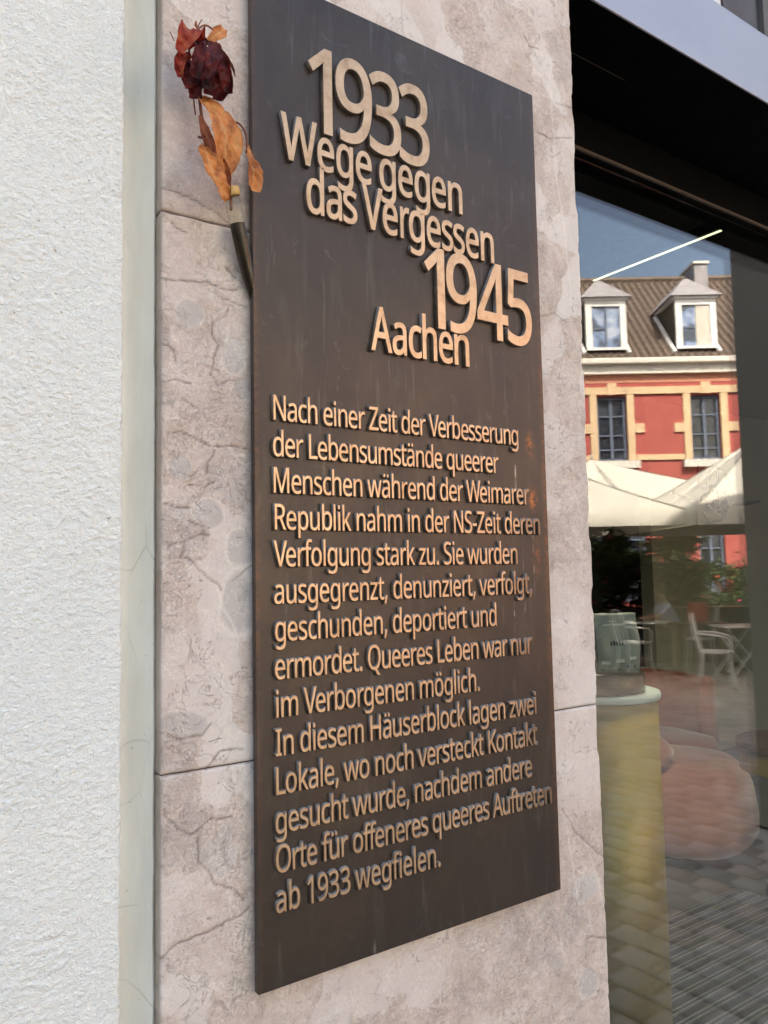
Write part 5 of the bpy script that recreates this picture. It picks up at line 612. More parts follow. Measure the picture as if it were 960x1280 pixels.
t = NT('brick_brown_velvet'); c = t.ramp(t.noise(t.pos(), 3.5, 3), [(.3, (.28, .085, .05, 1)), (.7, (.38, .125, .075, 1))]); t.P(col=c, rough=.85, nor=t.bump(t.noise(t.pos(), 160, 3), .35, .002)); t.set(t.b, 'Sheen Weight', .5); VELV2 = t.m
c2 = thing('lounge_chair', 'darker brick brown lounge chair with tall back standing behind the terracotta pouf', 'armchair', loc=(4.43, 2.85, 0), rz=R(-10))
bm = bmesh.new(); lathe(bm, [(.28, 0), (.29, .05)], 48, n=2.6); finish(bm, 'base', BLACK, c2)
bm = bmesh.new(); lathe(bm, [(.20, .051), (.34, .06), (.36, .12), (.36, .36), (.33, .43), (.20, .45), (.02, .455)], 48, n=3); finish(bm, 'seat', VELV2, c2, smooth=True)
bm = bmesh.new(); rings = []
for i in range(25):
    a = R(-20)+R(220)*i/24; ring = []
    sq = (abs(math.cos(a))**3+abs(math.sin(a))**3)**(-1/3)
    for rr, z in ((.32, .10), (.32, .55), (.325, .80), (.345, .85), (.39, .865), (.42, .84), (.43, .55), (.42, .10)):
        ring.append(bm.verts.new((math.cos(a)*rr*sq, math.sin(a)*rr*sq, z*(1-.05*abs(i-12)/12))))
    rings.append(ring)
for a, b in zip(rings, rings[1:]):
    for k in range(8): bm.faces.new((a[k], a[(k+1) % 8], b[(k+1) % 8], b[k]))
bm.faces.new(rings[0]); bm.faces.new(rings[-1][::-1])
finish(bm, 'backrest', VELV2, c2, smooth=True)
# entrance mat with aluminium slats
ALU = mat('aluminium', (.42, .41, .40, 1), .4, .7, .1, 30); MATK = mat('charcoal_ribbed_carpet', (.030, .026, .025, 1), .95, 0, .3, 120, .002, 400)
em = thing('entrance_mat', 'ribbed dark entrance mat with aluminium bars on the shop floor', 'doormat')
boxobj('carpet', (1.2, .33, .001), (3.372, 1.655, .014), MATK, em)
y = .36; k = 0
slat_me = None
while y < 1.64:
    if slat_me is None:
        o = boxobj('slat', (1.2, 0, .0145), (3.37, .008, .021), ALU, em); slat_me = o.data
    else: o = newobj('slat', slat_me, None, em)
    o.location = (0, y, 0); y += .018 if k % 2 == 0 else .042; k += 1
# small table at the right
st = thing('side_table', 'small dark wooden table with brass band at the right edge of the window', 'table', loc=(3.56, 1.42, 0))
WOOD = mat('dark_wood', (.06, .03, .018, 1), .4, 0, .3, 12)
bm = bmesh.new(); lathe(bm, [(.255, .70), (.26, .705), (.26, .735), (.255, .74)], 48); finish(bm, 'top', WOOD, st)
bm = bmesh.new(); lathe(bm, [(.248, .60), (.248, .699)], 48); finish(bm, 'band', BRASS, st)
bm = bmesh.new(); lathe(bm, [(.16, 0), (.16, .02), (.03, .04), (.03, .599)], 24); finish(bm, 'leg', BLACK, st)
# ceiling strip light
t = NT('led_diffuser'); em_ = t.n('ShaderNodeEmission', {'Color': (1, .98, .74, 1), 'Strength': .36}); t.t.links.new(em_.outputs[0], t.o.inputs[0]); LED = t.m
lt = thing('strip_light', 'slim glowing linear lamp hanging from the shop ceiling', 'lamp')
boxobj('diffuser', (2.283, .885, 2.795), (2.293, 1.47, 2.799), LED, lt); boxobj('housing', (2.268, .884, 2.8), (2.307, 1.471, 2.835), BLACK, lt)
for yy in (.98, 1.37): boxobj('cable', (2.287, yy, 2.836), (2.289, yy+.002, 2.999), BLACK, lt)
for k, yy in enumerate((.98, 1.18, 1.38)):
    pl_ = bpy.data.lights.new('strip_light_glow', 'SPOT'); pl_.energy = 9.0; pl_.spot_size = R(150); pl_.spot_blend = .5; pl_.color = (1, .93, .78); pl_.shadow_soft_size = .0
    lo = bpy.data.objects.new('strip_light_glow', pl_); COL.objects.link(lo); lo.location = (2.288, yy, 2.79); lo.parent = lt
# wire ornament on the partition
wd = thing('wire_ornament', 'dark curled wire ornament on the shop back wall', 'decoration', loc=(6.0, 3.43, 0))
bm = bmesh.new(); rnd = random.Random(4)
for k in range(7):
    p = Vector((rnd.uniform(-.1, .5), 0, rnd.uniform(1.95, 2.5))); pts = [p.copy()]; a = rnd.uniform(0, 6)
    for q in range(7): a += rnd.uniform(.5, 1.3)*(1 if k % 2 else -1); p = p+Vector((math.cos(a)*.12, -.01, math.sin(a)*.12)); pts.append(p.copy())
    tube(bm, spline(pts, 5), .009, 6)
tube(bm, [Vector((-.45, -.02, 2.22)), Vector((.2, -.02, 2.1)), Vector((.9, -.01, 2.2))], .014, 6); finish(bm, 'wire', BLACK, wd, smooth=True)

# ------------------------------------------------------------------ street: ground, setts
FV = Vector((0.5756145, 0.81772119, 0)); UV = Vector((0.81772119, -0.5756145, 0)); GM = GY+.0
def street(u, dist, z=0):
    """point on the square, given along the sight line that the window folds back"""
    p = Vector((CAM.x, CAM.y, 0))+FV*dist+UV*u; return Vector((p.x, 2*GM-p.y, z))
t = NT('dark_joint_sand'); c = t.ramp(t.noise(t.pos(), 6, 5), [(.3, (.012, .011, .007, 1)), (.6, (.018, .016, .012, 1)), (.8, (.018, .024, .008, 1))]); t.P(col=c, rough=.95, nor=t.bump(t.noise(t.pos(), 80, 3), .5, .003)); SAND = t.m
bm = bmesh.new(); vs = [bm.verts.new(p) for p in ((-150, -150, 0), (150, -150, 0), (150, .0, 0), (-150, .0, 0))]; bm.faces.new(vs); ground = finish(bm, 'ground', SAND); tag(ground, kind='structure')
for p in ground.data.polygons:
    if p.normal.z < 0: ground.data.flip_normals()
bm = bmesh.new(); vs = [bm.verts.new(p) for p in ((-150, 9.7, -.003), (150, 9.7, -.003), (150, 150, -.003), (-150, 150, -.003))]; bm.faces.new(vs); tag(finish(bm, 'ground', SAND), kind='structure')
setts_m = []
for k, cc in enumerate([(.36, .33, .29), (.42, .38, .34), (.30, .28, .25), (.42, .345, .29), (.38, .35, .30)]): setts_m.append(mat('sett_stone', (*cc, 1), .62, 0, .15, 14, .003, 60))
pave = bpy.data.objects.new('pavement', None); COL.objects.link(pave); tag(pave, kind='structure')
def settmesh(w_, l_, seed, m_):
    r = random.Random(seed); bm = bmesh.new(); a, b = w_/2, l_/2
    def j(s): return r.uniform(-s, s)
    low = [bm.verts.new((x*a+j(.004), y*b+j(.004), 0.001)) for x, y in ((-1, -1), (1, -1), (1, 1), (-1, 1))]
    mid = [bm.verts.new((v_.co.x*.98, v_.co.y*.98, .016+j(.002))) for v_ in low]; top = [bm.verts.new((v_.co.x*.86, v_.co.y*.88, .024+j(.003))) for v_ in low]
    for A, B in ((low, mid), (mid, top)):
        for i in range(4): bm.faces.new((A[i], A[(i+1) % 4], B[(i+1) % 4], B[i]))
    c_ = bm.verts.new((j(.01), j(.01), .028))
    for i in range(4): bm.faces.new((top[i], top[(i+1) % 4], c_))
    bmesh.ops.recalc_face_normals(bm, faces=bm.faces[:]); me = bpy.data.meshes.new('sett'); bm.to_mesh(me); bm.free(); me.materials.append(m_)
    me.polygons.foreach_set('use_smooth', [True]*len(me.polygons)); return me
smesh = [settmesh(.127+.004*(i % 3), .168+.01*(i % 4), i, setts_m[i % 5]) for i in range(20)]
ang = R(-1.5); ca, sa = math.cos(ang), math.sin(ang); lst = []; rr = random.Random(5)
VC = Vector((CAM.x, 2*GM-CAM.y, CAM.z)); vf = Vector((fwd.x, -fwd.y, fwd.z)); vr = Vector((right.x, -right.y, right.z)); vu = Vector((up.x, -up.y, up.z))
for i in range(0, 150):
    for j in range(-75, 4):
        x_ = i*.152; y_ = j*.205+(i % 2)*.10+.02*math.sin(i*1.7); X_ = ca*x_-sa*y_; Y_ = sa*x_+ca*y_
        if Y_ > -.12 or Y_ < -11: continue
        d_ = Vector((X_, Y_, 0))-VC; zc = d_.dot(vf)
        if zc < .5: continue
        px_ = 480+1000*d_.dot(vr)/zc; py_ = 640-1000*d_.dot(vu)/zc
        if px_ < 690 or px_ > 1060 or py_ > 1420: continue
        vis = 740 < px_ < 975 and py_ < 1300
        lst.append((not vis, zc, X_, Y_, rr.randrange(20), rr.uniform(-.05, .05)))
lst.sort(); restb = bmesh.new(); print('setts', len(lst))
for n_, (nv_, zc, X_, Y_, k, a_) in enumerate(lst):
    M = Matrix.Translation((X_, Y_, .0)) @ Matrix.Rotation(ang+a_, 4, 'Z')
    if n_ < 300:
        o = newobj('sett', smesh[k], None, pave); o.matrix_local = M
    else:
        n0 = len(restb.verts); nf = len(restb.faces); restb.from_mesh(smesh[k]); restb.verts.ensure_lookup_table(); restb.faces.ensure_lookup_table()
        for v_ in restb.verts[n0:]: v_.co = M @ v_.co
        for f_ in restb.faces[nf:]: f_.material_index = k % 5
me = bpy.data.meshes.new('setts'); restb.to_mesh(me); restb.free()
for m_ in setts_m: me.materials.append(m_)
tag(newobj('setts', me, None, pave), kind='stuff')
# flat paving colour carried on further out
t = NT('distant_paving'); br = t.n('ShaderNodeTexBrick', {'Vector': t.pos(), 'Scale': 5., 'Color1': (.20, .185, .165, 1), 'Color2': (.27, .25, .225, 1), 'Mortar': (.06, .055, .045, 1), 'Mortar Size': .03}); t.P(col=br.outputs[0], rough=.8); FARP = t.m
bm = bmesh.new(); vs = [bm.verts.new(p) for p in ((-60, -80, .004), (80, -80, .004), (80, -.14, .004), (-60, -.14, .004))]; bm.faces.new(vs)
o = finish(bm, 'paving', FARP); tag(o, kind='structure')

# ------------------------------------------------------------------ the square seen in the window: pillar, house, parasols, seating
PIL = mat('anthracite_cladding', (.20, .185, .15, 1), .5, 0, .1, 2)
pl = thing('clad_pillar', 'tall anthracite clad pillar projecting beside the shop window', 'pillar', loc=(4.83, -1.50, 0))
boxobj('shaft', (-.50, -.16, .031), (.60, .14, 5.2), PIL, pl); boxobj('foot', (-.52, -.18, .005), (.62, .16, .03), BLACK, pl); boxobj('cap', (-.52, -.18, 5.201), (.62, .16, 5.25), BLACK, pl)

HO = street(0, 21.7); HM = Matrix(((UV.x, FV.x, 0, HO.x), (-UV.y, -FV.y, 0, HO.y), (0, 0, 1, 0), (0, 0, 0, 1)))   # local: x = along facade, y = into the house, z up
hm_inv_rot = None
RED = mat('red_painted_brick', (.36, .072, .064, 1), .7, 0, .14, 3, .004, 30); PEACH = mat('peach_frieze', (.50, .22, .15, 1), .75, 0, .1, 3); SANDS = mat('sandstone_trim', (.60, .44, .28, 1), .75, 0, .1, 3)
GUT = mat('white_gutter', (.62, .60, .56, 1), .5); WFR = mat('white_window_frame', (.72, .73, .74, 1), .5); BFR = mat('blue_grey_frame', (.10, .13, .19, 1), .5); TILE = mat('brown_roof_tile', (.115, .085, .068, 1), .7, 0, .3, 5); SLATE = mat('grey_slate', (.28, .27, .29, 1), .5, 0, .2, 6); CHEEK = mat('dormer_cheek_slate', (.085, .075, .055, 1), .7)
t = NT('house_window_glass'); t.P(col=t.ramp(t.noise(t.pos(), 1.2, 2), [(.4, (.02, .025, .035, 1)), (.6, (.06, .07, .09, 1))]), rough=.06, metal=0., spec=1.0); PANE = t.m
t = NT('painted_sky_glass'); t.P(col=t.ramp(t.noise(t.pos(), 2.2, 2), [(.42, (.03, .05, .09, 1)), (.52, (.16, .24, .42, 1)), (.65, (.40, .46, .58, 1))]), rough=.08, spec=1.0); PANEB = t.m  # sky reflection painted into the base colour of the dormer panes
CURT = mat('white_curtain', (.55, .53, .48, 1), .9)
house = thing('red_brick_house', 'red painted brick house with sandstone window surrounds, tiled roof and white dormers', 'house')
def hb(name, a, b, m_, parent=None, bevel=0): 
    bm = bmesh.new(); box(bm, a, b, HM); return finish(bm, name, m_, parent or house, bevel=bevel)
def wall_open(name, x0, x1, z0, z1, ops, th, m_):
    bm = bmesh.new(); xs_ = sorted({x0, x1, *[o_[0] for o_ in ops], *[o_[1] for o_ in ops]}); zs_ = sorted({z0, z1, *[o_[2] for o_ in ops], *[o_[3] for o_ in ops]})
    for a, b in zip(xs_, xs_[1:]):
        run = None
        for c_, d_ in zip(zs_, zs_[1:]):
            hole = any(o_[0] < (a+b)/2 < o_[1] and o_[2] < (c_+d_)/2 < o_[3] for o_ in ops)
            if hole:
                if run: box(bm, (a, 0, run[0]), (b, th, run[1]), HM); run = None
            else: run = (run[0], d_) if run else (c_, d_)
        if run: box(bm, (a, 0, run[0]), (b, th, run[1]), HM)
    return finish(bm, name, m_, house)
UC = [1.10, 3.68, 6.33, 8.90, 11.5]
ops = [(c_-.42, c_+.40, 4.54, 6.33) for c_ in UC]; gops = [(c_-.80, c_+.80, .7, 3.1) for c_ in UC if c_ != 8.90]+[(8.55, 9.25, .05, 3.0)]
wall_open('wall', -1, 13.5, 0, 6.70, ops+gops, .3, RED); hb('frieze', (-1, -.01, 6.70), (13.5, .3, 6.93), PEACH); hb('gutter', (-1.05, -.30, 7.18), (13.55, -.06, 7.34), GUT, bevel=.03); hb('cornice', (-1.02, -.14, 6.932), (13.52, .3, 7.178), GUT)
hb('string_course', (-1, -.06, 6.38), (13.5, -.001, 6.58), SANDS)
for a, b in zip([-1]+[c_+.62 for c_ in UC], [c_-.64 for c_ in UC]+[13.5]): hb('sill_course', (a, -.05, 4.55), (b, -.001, 4.70), SANDS)
for q, c_ in enumerate(UC):
    for x0, x1 in ((c_-.62, c_-.425), (c_+.405, c_+.60)):
        hb('surround', (x0, -.05, 4.56), (x1, -.001, 6.379), SANDS)
    for x0, x1 in ((c_-.88, c_-.622), (c_+.602, c_+.86)): hb('quoin', (x0, -.048, 5.31), (x1, -.002, 5.56), SANDS)
    hb('keystone', (c_-.13, -.09, 6.36), (c_+.13, -.061, 6.68), SANDS)
    hb('sill', (c_-.70, -.16, 4.33), (c_+.68, -.001, 4.53), GUT)
    for (x0, x1, z0, z1) in ((c_-.42, c_+.40, 4.54, 6.33), (8.55, 9.25, .05, 3.0) if c_ == 8.90 else (c_-.80, c_+.80, .7, 3.1)):
        w_ = hb('window', (x0+.07, .17, z0+.07), (x1-.07, .18, z1-.07), PANE)
        bm = bmesh.new()
        for a, b in (((x0, .10, z0), (x0+.075, .18, z1)), ((x1-.075, .10, z0), (x1, .18, z1)), ((x0+.076, .10, z0), (x1-.076, .18, z0+.075)), ((x0+.076, .10, z1-.075), (x1-.076, .18, z1)), (((x0+x1)/2-.04, .09, z0+.076), ((x0+x1)/2+.04, .168, z1-.076))): box(bm, a, b, HM)
        for fz in (.70, .40, .18 if z0 > 4 else .55):
            zz = z0+(z1-z0)*fz
            for xa, xb in ((x0+.076, (x0+x1)/2-.041), ((x0+x1)/2+.041, x1-.076)): box(bm, (xa, .11, zz-.02), (xb, .168, zz+.02), HM)
        finish(bm, 'frame', BFR, w_)
        for xa in ((x0+.09, (x0+x1)/2-.05), ((x0+x1)/2+.05, x1-.09)): hb('curtain', (xa[0], .1705, z0+(z1-z0)*.03), (xa[1], .1725, z0+(z1-z0)*(.42 if z0 > 4 else .4)), CURT, w_)
# roof with ribs of tiles
RX0, RX1, RZ0, RZ1, RD = -1.1, 13.6, 7.34, 10.9, 3.6
bm = bmesh.new(); vs = [bm.verts.new(HM @ Vector(p)) for p in ((RX0, -.2, RZ0), (RX1, -.2, RZ0), (RX1, RD, RZ1), (RX0, RD, RZ1), (RX0, 2*RD, RZ0), (RX1, 2*RD, RZ0))]
for f in ((0, 1, 2, 3), (3, 2, 5, 4), (0, 3, 4), (1, 5, 2), (0, 4, 5, 1)): bm.faces.new([vs[i] for i in f])
roof = finish(bm, 'roof', TILE, house)
bm = bmesh.new(); n_ = int((RX1-RX0)/.21); rl = math.hypot(RD+.2, RZ1-RZ0); nr = 14
for i in range(n_):
    x = RX0+.05+i*.21
    for k in range(nr):
        f0, f1 = k/nr, (k+1)/nr; y0_, y1_ = -.2+(RD+.2)*f0, -.2+(RD+.2)*f1; z0_, z1_ = RZ0+(RZ1-RZ0)*f0, RZ0+(RZ1-RZ0)*f1
        q = [bm.verts.new(HM @ Vector(p)) for p in ((x, y0_, z0_+.01), (x+.06, y0_-.03, z0_+.085), (x+.12, y0_, z0_+.01), (x, y1_, z1_), (x+.06, y1_-.03, z1_+.045), (x+.12, y1_, z1_))]
        bm.faces.new((q[0], q[1], q[4], q[3])); bm.faces.new((q[1], q[2], q[5], q[4])); bm.faces.new((q[0], q[2], q[1]))
tag(finish(bm, 'roof_tiles', TILE, roof), kind='stuff')
bm = bmesh.new(); tube(bm, [HM @ Vector((RX0, RD, RZ1+.02)), HM @ Vector((RX1, RD, RZ1+.02))], .12, 8); finish(bm, 'ridge', TILE, roof)
for c_ in (1.2, 3.75, 6.25, 8.74, 11.3):
    dm = thing('tmp', None, None); bpy.data.objects.remove(dm)
    x0, x1 = c_-.56, c_+.56; zb, zt = 7.62, 9.02
    o = hb('dormer', (x0+.02, .0, zb), (x1-.02, 2.2, zt-.02), CHEEK)
    bm = bmesh.new()
    for a, b in (((x0, -.08, zb), (x0+.17, -.002, zt)), ((x1-.17, -.08, zb), (x1, -.002, zt)), ((x0+.171, -.08, zt-.17), (x1-.171, -.002, zt)), ((x0+.171, -.08, zb), (x1-.171, -.002, zb+.07))): box(bm, a, b, HM)
    finish(bm, 'frame', WFR, o)
    hb('pane', (x0+.171, -.02, zb+.071), (x1-.171, -.004, zt-.171), PANEB, o)
    hb('curtain', (c_+.0 if c_ > 8 else c_-.02, -.045, zb+.072), (x1-.18, -.022, zt-.175), CURT, o) if 8 < c_ < 9 else hb('mullion', (c_-.03, -.05, zb+.072), (c_+.03, -.022, zt-.172), BFR, o)
    hb('mullion', (x0+.172, -.050, 8.2), (c_-.04, -.023, 8.25), BFR, o)
    hb('lintel', (x0-.06, -.14, zt), (x1+.06, 2.2, zt+.06), WFR, o)
    bm = bmesh.new(); e = [bm.verts.new(HM @ Vector(p)) for p in ((x0-.16, -.22, zt+.061), (x1+.16, -.22, zt+.061), (x1+.16, 2.4, zt+.061), (x0-.16, 2.4, zt+.061), (c_-.05, .55, zt+.80), (c_+.05, .55, zt+.80), (c_+.05, 2.6, zt+.80), (c_-.05, 2.6, zt+.80))]
    for f in ((0, 1, 5, 4), (1, 2, 6, 5), (3, 0, 4, 7), (4, 5, 6, 7), (2, 3, 7, 6), (0, 3, 2, 1)): bm.faces.new([e[i] for i in f])
    finish(bm, 'dormer_roof', SLATE, o)
    for s_ in (-1, 1):
        xx = c_+s_*.62; bm = bmesh.new(); tube(bm, [HM @ Vector((xx, -.1, 7.50)), HM @ Vector((xx+s_*.02, 1.3, 8.95))], .06, 6); finish(bm, 'flashing', WFR, o)
ck = hb('chimney', (10.0, 3.0, 9.8), (10.42, 4.9, 11.2), SLATE); hb('chimney_cap', (9.95, 2.95, 11.201), (10.47, 4.95, 11.28), GUT, ck)
hb('body', (-.9, .31, 0), (13.4, 7, 7.33), CHEEK)

# parasols
CREAM = mat('cream_canvas', (.56, .54, .48, 1), .85, 0, .05, 3, .003, 25); PARM = mat('parasol_pole_metal', (.35, .33, .30, 1), .4, .5)
def parasol(u, dist, half, zv, ze, za, rz, label):
    o = thing('parasol', label, 'parasol', 'cream parasols on the square', loc=street(u, dist), rz=rz)
    bm = bmesh.new(); N = 12; top = []
    for k in range(4):
        a = Vector((half*(1, 1, -1, -1)[k], half*(1, -1, -1, 1)[k], ze)); b = Vector((half*(1, -1, -1, 1)[k], half*(-1, -1, 1, 1)[k], ze))
        rows = []
        for i in range(N+1):
            f = i/N; e_ = a.lerp(b, f); sag = -.10*math.sin(math.pi*f); row = []
            for j in range(7):
                q = j/6; p = e_.lerp(Vector((0, 0, za)), q); p.z += sag*math.sin(math.pi*min(1, q+.15))*.9 - .05*math.sin(math.pi*q) + .025*math.sin(f*17+k*2)*(1-q); row.append(bm.verts.new(p))
            p = e_.copy(); p.z = zv; p *= 1; p += Vector((.015*math.sin(f*21+k), .015*math.cos(f*19+k), 0)); rows.append([bm.verts.new(p)]+row)
        for A, B in zip(rows, rows[1:]):
            for j in range(7): bm.faces.new((A[j], A[j+1], B[j+1], B[j]))
    bmesh.ops.remove_doubles(bm, verts=bm.verts[:], dist=.004)
    finish(bm, 'canopy', CREAM, o, smooth=True)
    bm = bmesh.new(); lathe(bm, [(.035, .12), (.032, za+.05), (.01, za+.12)], 12); finish(bm, 'pole', PARM, o)
    bm = bmesh.new(); box(bm, (-.35, -.35, .03), (.35, .35, .11)); finish(bm, 'base', BLACK, o, bevel=.02)
    for k in range(8):
        a = k*math.pi/4; r_ = half*(1.36 if k % 2 else .97); bm = bmesh.new(); tube(bm, [Vector((math.cos(a)*.04, math.sin(a)*.04, za-.04)), Vector((math.cos(a)*r_*.98, math.sin(a)*r_*.98, ze-.03))], .012, 6); finish(bm, 'rib', PARM, o)
yaw = math.atan2(-UV.y, UV.x)
parasol(2.3, 12.2, 1.72, 2.15, 2.36, 3.35, yaw+R(2), 'cream parasol nearest the stone pier in the window reflection')
parasol(5.75, 12.3, 1.72, 2.15, 2.40, 3.55, yaw-R(3), 'cream parasol beside the anthracite pillar in the reflection, with the steepest roof')
parasol(4.3, 16.3, 2.1, 2.75, 3.0, 3.85, yaw+R(1), 'cream parasol standing behind two others, nearest the red house')

# cafe chairs, tables
WM = mat('white_cafe_metal', (.72, .70, .68, 1), .4, .1); REDM = mat('red_bag_cloth', (.55, .03, .04, 1), .8)
def cafe_chair(u, dist, rz, label):
    o = thing('cafe_chair', label, 'chair', 'white cafe chairs on the square', loc=street(u, dist, .028), rz=rz)
    bm = bmesh.new(); lathe(bm, [(.19, .44), (.215, .445), (.215, .465), (.19, .47)], 20, n=2.8); finish(bm, 'seat', WM, o, smooth=False)
    for sx in (-1, 1):
        for sy in (-1, 1):
            bm = bmesh.new(); tube(bm, spline([Vector((.17*sx, .17*sy, .44)), Vector((.17*sx, .18*sy, .2)), Vector((.20*sx, .22*sy, 0))], 4), .013, 6); finish(bm, 'leg', WM, o, smooth=True)
    bm = bmesh.new(); tube(bm, spline([Vector((-.18, .18, .45)), Vector((-.2, .24, .7)), Vector((-.14, .27, .90)), Vector((0, .28, .95)), Vector((.14, .27, .90)), Vector((.2, .24, .7)), Vector((.18, .18, .45))], 6), .013, 6)
    for x in (-.06, .06): tube(bm, spline([Vector((x, .19, .46)), Vector((x*1.2, .25, .7)), Vector((x, .28, .94))], 5), .009, 6)
    finish(bm, 'backrest', WM, o, smooth=True)
    for sx in (-1, 1):
        bm = bmesh.new(); tube(bm, spline([Vector((.2*sx, .24, .70)), Vector((.24*sx, .05, .69)), Vector((.24*sx, -.15, .64)), Vector((.19*sx, -.18, .45))], 6), .013, 6); finish(bm, 'armrest', WM, o, smooth=True)
    bm = bmesh.new(); tube(bm, spline([Vector((-.18, -.18, .2)), Vector((0, -.12, .22)), Vector((.18, -.18, .2))], 5), .008, 6); finish(bm, 'stretcher', WM, o, smooth=True)
    return o
cafe_chair(4.33, 10.6, yaw+R(115), 'white metal cafe chair with armrests nearest the window, left of the folding table')
cafe_chair(4.9, 12.6, yaw+R(-60), 'white metal cafe chair beyond the folding table')
cafe_chair(3.75, 12.2, yaw+R(80), 'white metal cafe chair beside the seated person')
ft_ = thing('folding_table', 'white folding cafe table with crossed legs', 'table', loc=street(4.95, 11.3, .028), rz=yaw)
boxobj('top', (-.30, -.30, .72), (.30, .30, .745), WM, ft_, bevel=.006)
for a, b in (((-.27, -.27, .0), (.27, -.27, .71)), ((.27, -.25, .0), (-.27, -.25, .71)), ((-.27, .27, .0), (.27, .27, .71)), ((.27, .25, 0), (-.27, .25, .71))):
    bm = bmesh.new(); tube(bm, [Vector(a), Vector(b)], .012, 6); finish(bm, 'leg', WM, ft_)
rt = thing('round_cafe_table', 'round cafe table where the person sits', 'table', loc=street(4.05, 12.5, .028))
bm = bmesh.new(); lathe(bm, [(.35, .72), (.36, .73), (.35, .745)], 28); finish(bm, 'top', WM, rt); bm = bmesh.new(); lathe(bm, [(.22, 0), (.2, .02), (.025, .05), (.025, .719)], 16); finish(bm, 'leg', BLACK, rt)
# seated person (skin-modifier body)
SKIN = mat('skin', (.50, .27, .18, 1), .55); SHIRT = mat('pale_blue_shirt', (.50, .54, .74, 1), .8); TRO = mat('dark_trousers', (.04, .045, .06, 1), .8); HAIR = mat('brown_hair', (.05, .03, .02, 1), .6)
def skin(name, chain, material, parent, sub=2, root=0):
    vs_ = [c_[0] for c_ in chain]; es = [(c_[2], i) for i, c_ in enumerate(chain) if c_[2] is not None]
    me = bpy.data.meshes.new(name); me.from_pydata(vs_, es, []); me.update(); o = newobj(name, me, material, parent)
    md = o.modifiers.new('skin', 'SKIN'); md.use_smooth_shade = True
    for i, c_ in enumerate(chain): me.skin_vertices[0].data[i].radius = (c_[1], c_[1]); me.skin_vertices[0].data[i].use_root = (i == root)
    s2 = o.modifiers.new('sub', 'SUBSURF'); s2.levels = sub; s2.render_levels = sub; return o
pr = thing('person', 'seated person in pale blue shirt leaning on a round cafe table', 'person', loc=street(4.55, 12.75, .028), rz=yaw+R(-80))
B_ = [((0, 0, .55), .13, None), ((0, -.03, .72), .125, 0), ((0, -.10, .92), .14, 1), ((0, -.15, 1.03), .075, 2), ((0, -.17, 1.10), .052, 3), ((0, -.19, 1.19), .085, 4), ((0, -.205, 1.27), .080, 5),
      ((.17, -.14, .97), .055, 2), ((.23, -.26, .80), .042, 7), ((.15, -.42, .77), .034, 8), ((.10, -.50, .78), .026, 9), ((-.17, -.14, .97), .055, 2), ((-.23, -.26, .80), .042, 11), ((-.13, -.44, .77), .034, 12), ((-.07, -.50, .78), .026, 13),
      ((.10, -.10, .52), .085, 0), ((.13, -.48, .50), .062, 15), ((.13, -.46, .09), .042, 16), ((.13, -.58, .04), .03, 17), ((-.10, -.10, .52), .085, 0), ((-.13, -.48, .50), .062, 19), ((-.13, -.46, .09), .042, 20), ((-.13, -.58, .04), .03, 21)]
skin('body', B_, SKIN, pr)
skin('shirt', [((0, 0, .58), .145, None), ((0, -.03, .72), .14, 0), ((0, -.10, .92), .155, 1), ((0, -.14, 1.00), .085, 2), ((.17, -.14, .97), .068, 2), ((.22, -.24, .83), .056, 4), ((-.17, -.14, .97), .068, 2), ((-.22, -.24, .83), .056, 6)], SHIRT, pr)
skin('trousers', [((0, 0, .55), .15, None), ((.10, -.12, .52), .10, 0), ((.13, -.48, .50), .075, 1), ((.13, -.46, .16), .058, 2), ((-.10, -.12, .52), .10, 0), ((-.13, -.48, .50), .075, 4), ((-.13, -.46, .16), .058, 5)], TRO, pr)
bm = bmesh.new(); bmesh.ops.create_uvsphere(bm, u_segments=16, v_segments=10, radius=.098, matrix=Matrix.Translation((0, -.165, 1.235))); finish(bm, 'hair', HAIR, pr, smooth=True)
rb = boxobj('shoulder_bag', (-.14, -.05, 0), (.14, .05, .30), REDM, bevel=.03); rb.location = street(4.62, 11.9, .78); rb.rotation_euler = (0, 0, yaw); tag(rb, 'red cloth bag standing on a low wooden bench', 'bag')
be = thing('wooden_bench', 'low wooden bench carrying the red bag', 'bench', loc=street(4.62, 11.9, .028), rz=yaw)
boxobj('seat', (-.4, -.18, .70), (.4, .18, .75), WOOD, be); [boxobj('leg', (x-.03, -.15, 0), (x+.03, .15, .699), WOOD, be) for x in (-.33, .33)]
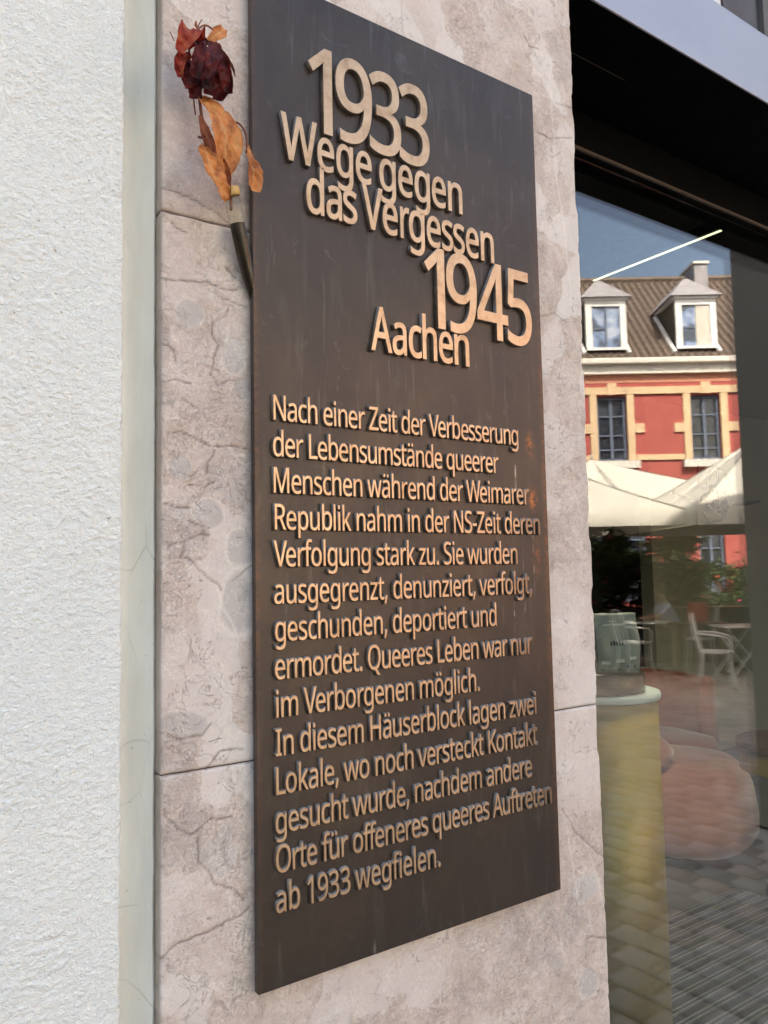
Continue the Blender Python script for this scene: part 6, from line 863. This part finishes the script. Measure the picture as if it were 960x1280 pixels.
# planters
LG = mat('shrub_leaf', (.045, .075, .025, 1), .6, 0, .3, 5); FP = mat('pink_blossom', (.55, .06, .16, 1), .6); FR = mat('orange_blossom', (.55, .12, .05, 1), .6); TER = mat('terracotta_pot', (.25, .10, .06, 1), .8)
def shrub(u, dist, w_, h_, n, seed, label, fm_, nf):
    r = random.Random(seed); o = thing('flowering_shrub', label, 'shrub', 'potted shrubs on the square', loc=street(u, dist, .028), rz=yaw)
    bm = bmesh.new(); lathe(bm, [(w_*.22, 0), (w_*.30, .38), (w_*.32, .42)], 20); finish(bm, 'pot', TER, o)
    bm = bmesh.new()
    for k in range(6): a = k*1.05; tube(bm, spline([Vector((0, 0, .40)), Vector((math.cos(a)*w_*.15, math.sin(a)*w_*.15, .4+h_*.4)), Vector((math.cos(a)*w_*.35, math.sin(a)*w_*.35, .4+h_*.75))], 3), .012, 5)
    finish(bm, 'stem', TWIG, o)
    cl = [Vector((r.gauss(0, .26)*w_, r.gauss(0, .24)*w_, .4+h_*r.uniform(.1, .95))) for _ in range(26)]
    bm = bmesh.new(); bf = bmesh.new()
    for k in range(n):
        c_ = r.choice(cl)+Vector((r.gauss(0, .10), r.gauss(0, .10), r.gauss(0, .10))); s_ = r.uniform(.03, .06)
        d1 = Vector((r.gauss(0, 1), r.gauss(0, 1), r.gauss(0, .7))).normalized(); d2 = d1.orthogonal().normalized()
        bm.faces.new([bm.verts.new(c_+q) for q in (d1*s_, d2*s_*.5, -d1*s_, -d2*s_*.5)])
    for k in range(nf):
        c_ = r.choice(cl)+Vector((r.gauss(0, .1), r.gauss(0, .1), r.gauss(0, .1))); bmesh.ops.create_icosphere(bf, subdivisions=1, radius=r.uniform(.02, .04), matrix=Matrix.Translation(c_))
    tag(finish(bm, 'foliage', LG, o), kind='stuff'); tag(finish(bf, 'blossom', fm_, o), kind='stuff')
shrub(3.55, 13.9, 1.1, 1.85, 7500, 1, 'tall dark shrub in a pot nearest the stone pier', FP, 60)
shrub(4.25, 14.3, 1.1, 1.55, 7500, 2, 'bushy shrub with many pink blossoms', FP, 170)
shrub(5.0, 14.6, 1.1, 1.35, 7000, 5, 'dense shrub with a few orange blossoms, next to the pink one', FR, 60)
shrub(5.55, 15.4, 1.0, 1.9, 6000, 3, 'tall loose shrub thick with orange blossoms before the house wall', FR, 170)
shrub(6.9, 15.9, 1.0, 1.2, 5000, 4, 'low shrub before the house door', FP, 10)
# dark waste bin/box under parasol
cb = thing('serving_counter', 'dark green serving counter between chairs and shrubs', 'counter', loc=street(4.6, 13.6, .028), rz=yaw)
DG = mat('dark_green_board', (.03, .035, .022, 1), .7); boxobj('body', (-.9, -.25, 0), (1.5, .25, .86), DG, cb); boxobj('top', (-.95, -.3, .861), (1.55, .3, .90), WOOD, cb)
# house row continues, to close the square
def plainhouse(u0, u1, dist, h_, m_, label, trim):
    o = thing('town_house', label, 'house'); Ho = street(0, dist); Mh = HM.copy(); Mh.translation = (Ho.x, Ho.y, 0)
    bm = bmesh.new(); box(bm, (u0, 0, 0), (u1, 7, h_), Mh); finish(bm, 'wall', m_, o)
    bm = bmesh.new(); v_ = [bm.verts.new(Mh @ Vector(p)) for p in ((u0-.2, -.3, h_+.001), (u1+.2, -.3, h_+.001), (u1+.2, 3.5, h_+3), (u0-.2, 3.5, h_+3), (u0-.2, 7.3, h_+.001), (u1+.2, 7.3, h_+.001))]
    for f in ((0, 1, 2, 3), (3, 2, 5, 4), (0, 3, 4), (1, 5, 2), (0, 4, 5, 1)): bm.faces.new([v_[i] for i in f])
    finish(bm, 'roof', TILE, o)
    n = int((u1-u0)/2.4)
    for fl in range(int(h_//3)):
        for k in range(n):
            c_ = u0+(k+.5)*(u1-u0)/n; z0 = 1+fl*3
            bm = bmesh.new(); box(bm, (c_-.55, -.04, z0-.12), (c_+.55, -.002, z0+1.75), Mh); w_ = finish(bm, 'window', trim, o); bm = bmesh.new(); box(bm, (c_-.43, -.06, z0), (c_+.43, -.041, z0+1.63), Mh); finish(bm, 'pane', PANE, w_)
CRM = mat('cream_render', (.62, .57, .47, 1), .8, 0, .05, 2); GRB = mat('grey_render', (.42, .40, .37, 1), .8, 0, .05, 2)
plainhouse(-12, -1.3, 22.3, 8.2, CRM, 'cream rendered town house left of the red one across the square', WFR); plainhouse(13.9, 25, 22.1, 8.8, GRB, 'grey rendered town house right of the red one', WFR)
plainhouse(-26, -12.4, 23.0, 7.6, GRB, 'low grey town house at the far left of the square', SANDS)
bpy.context.view_layer.update()
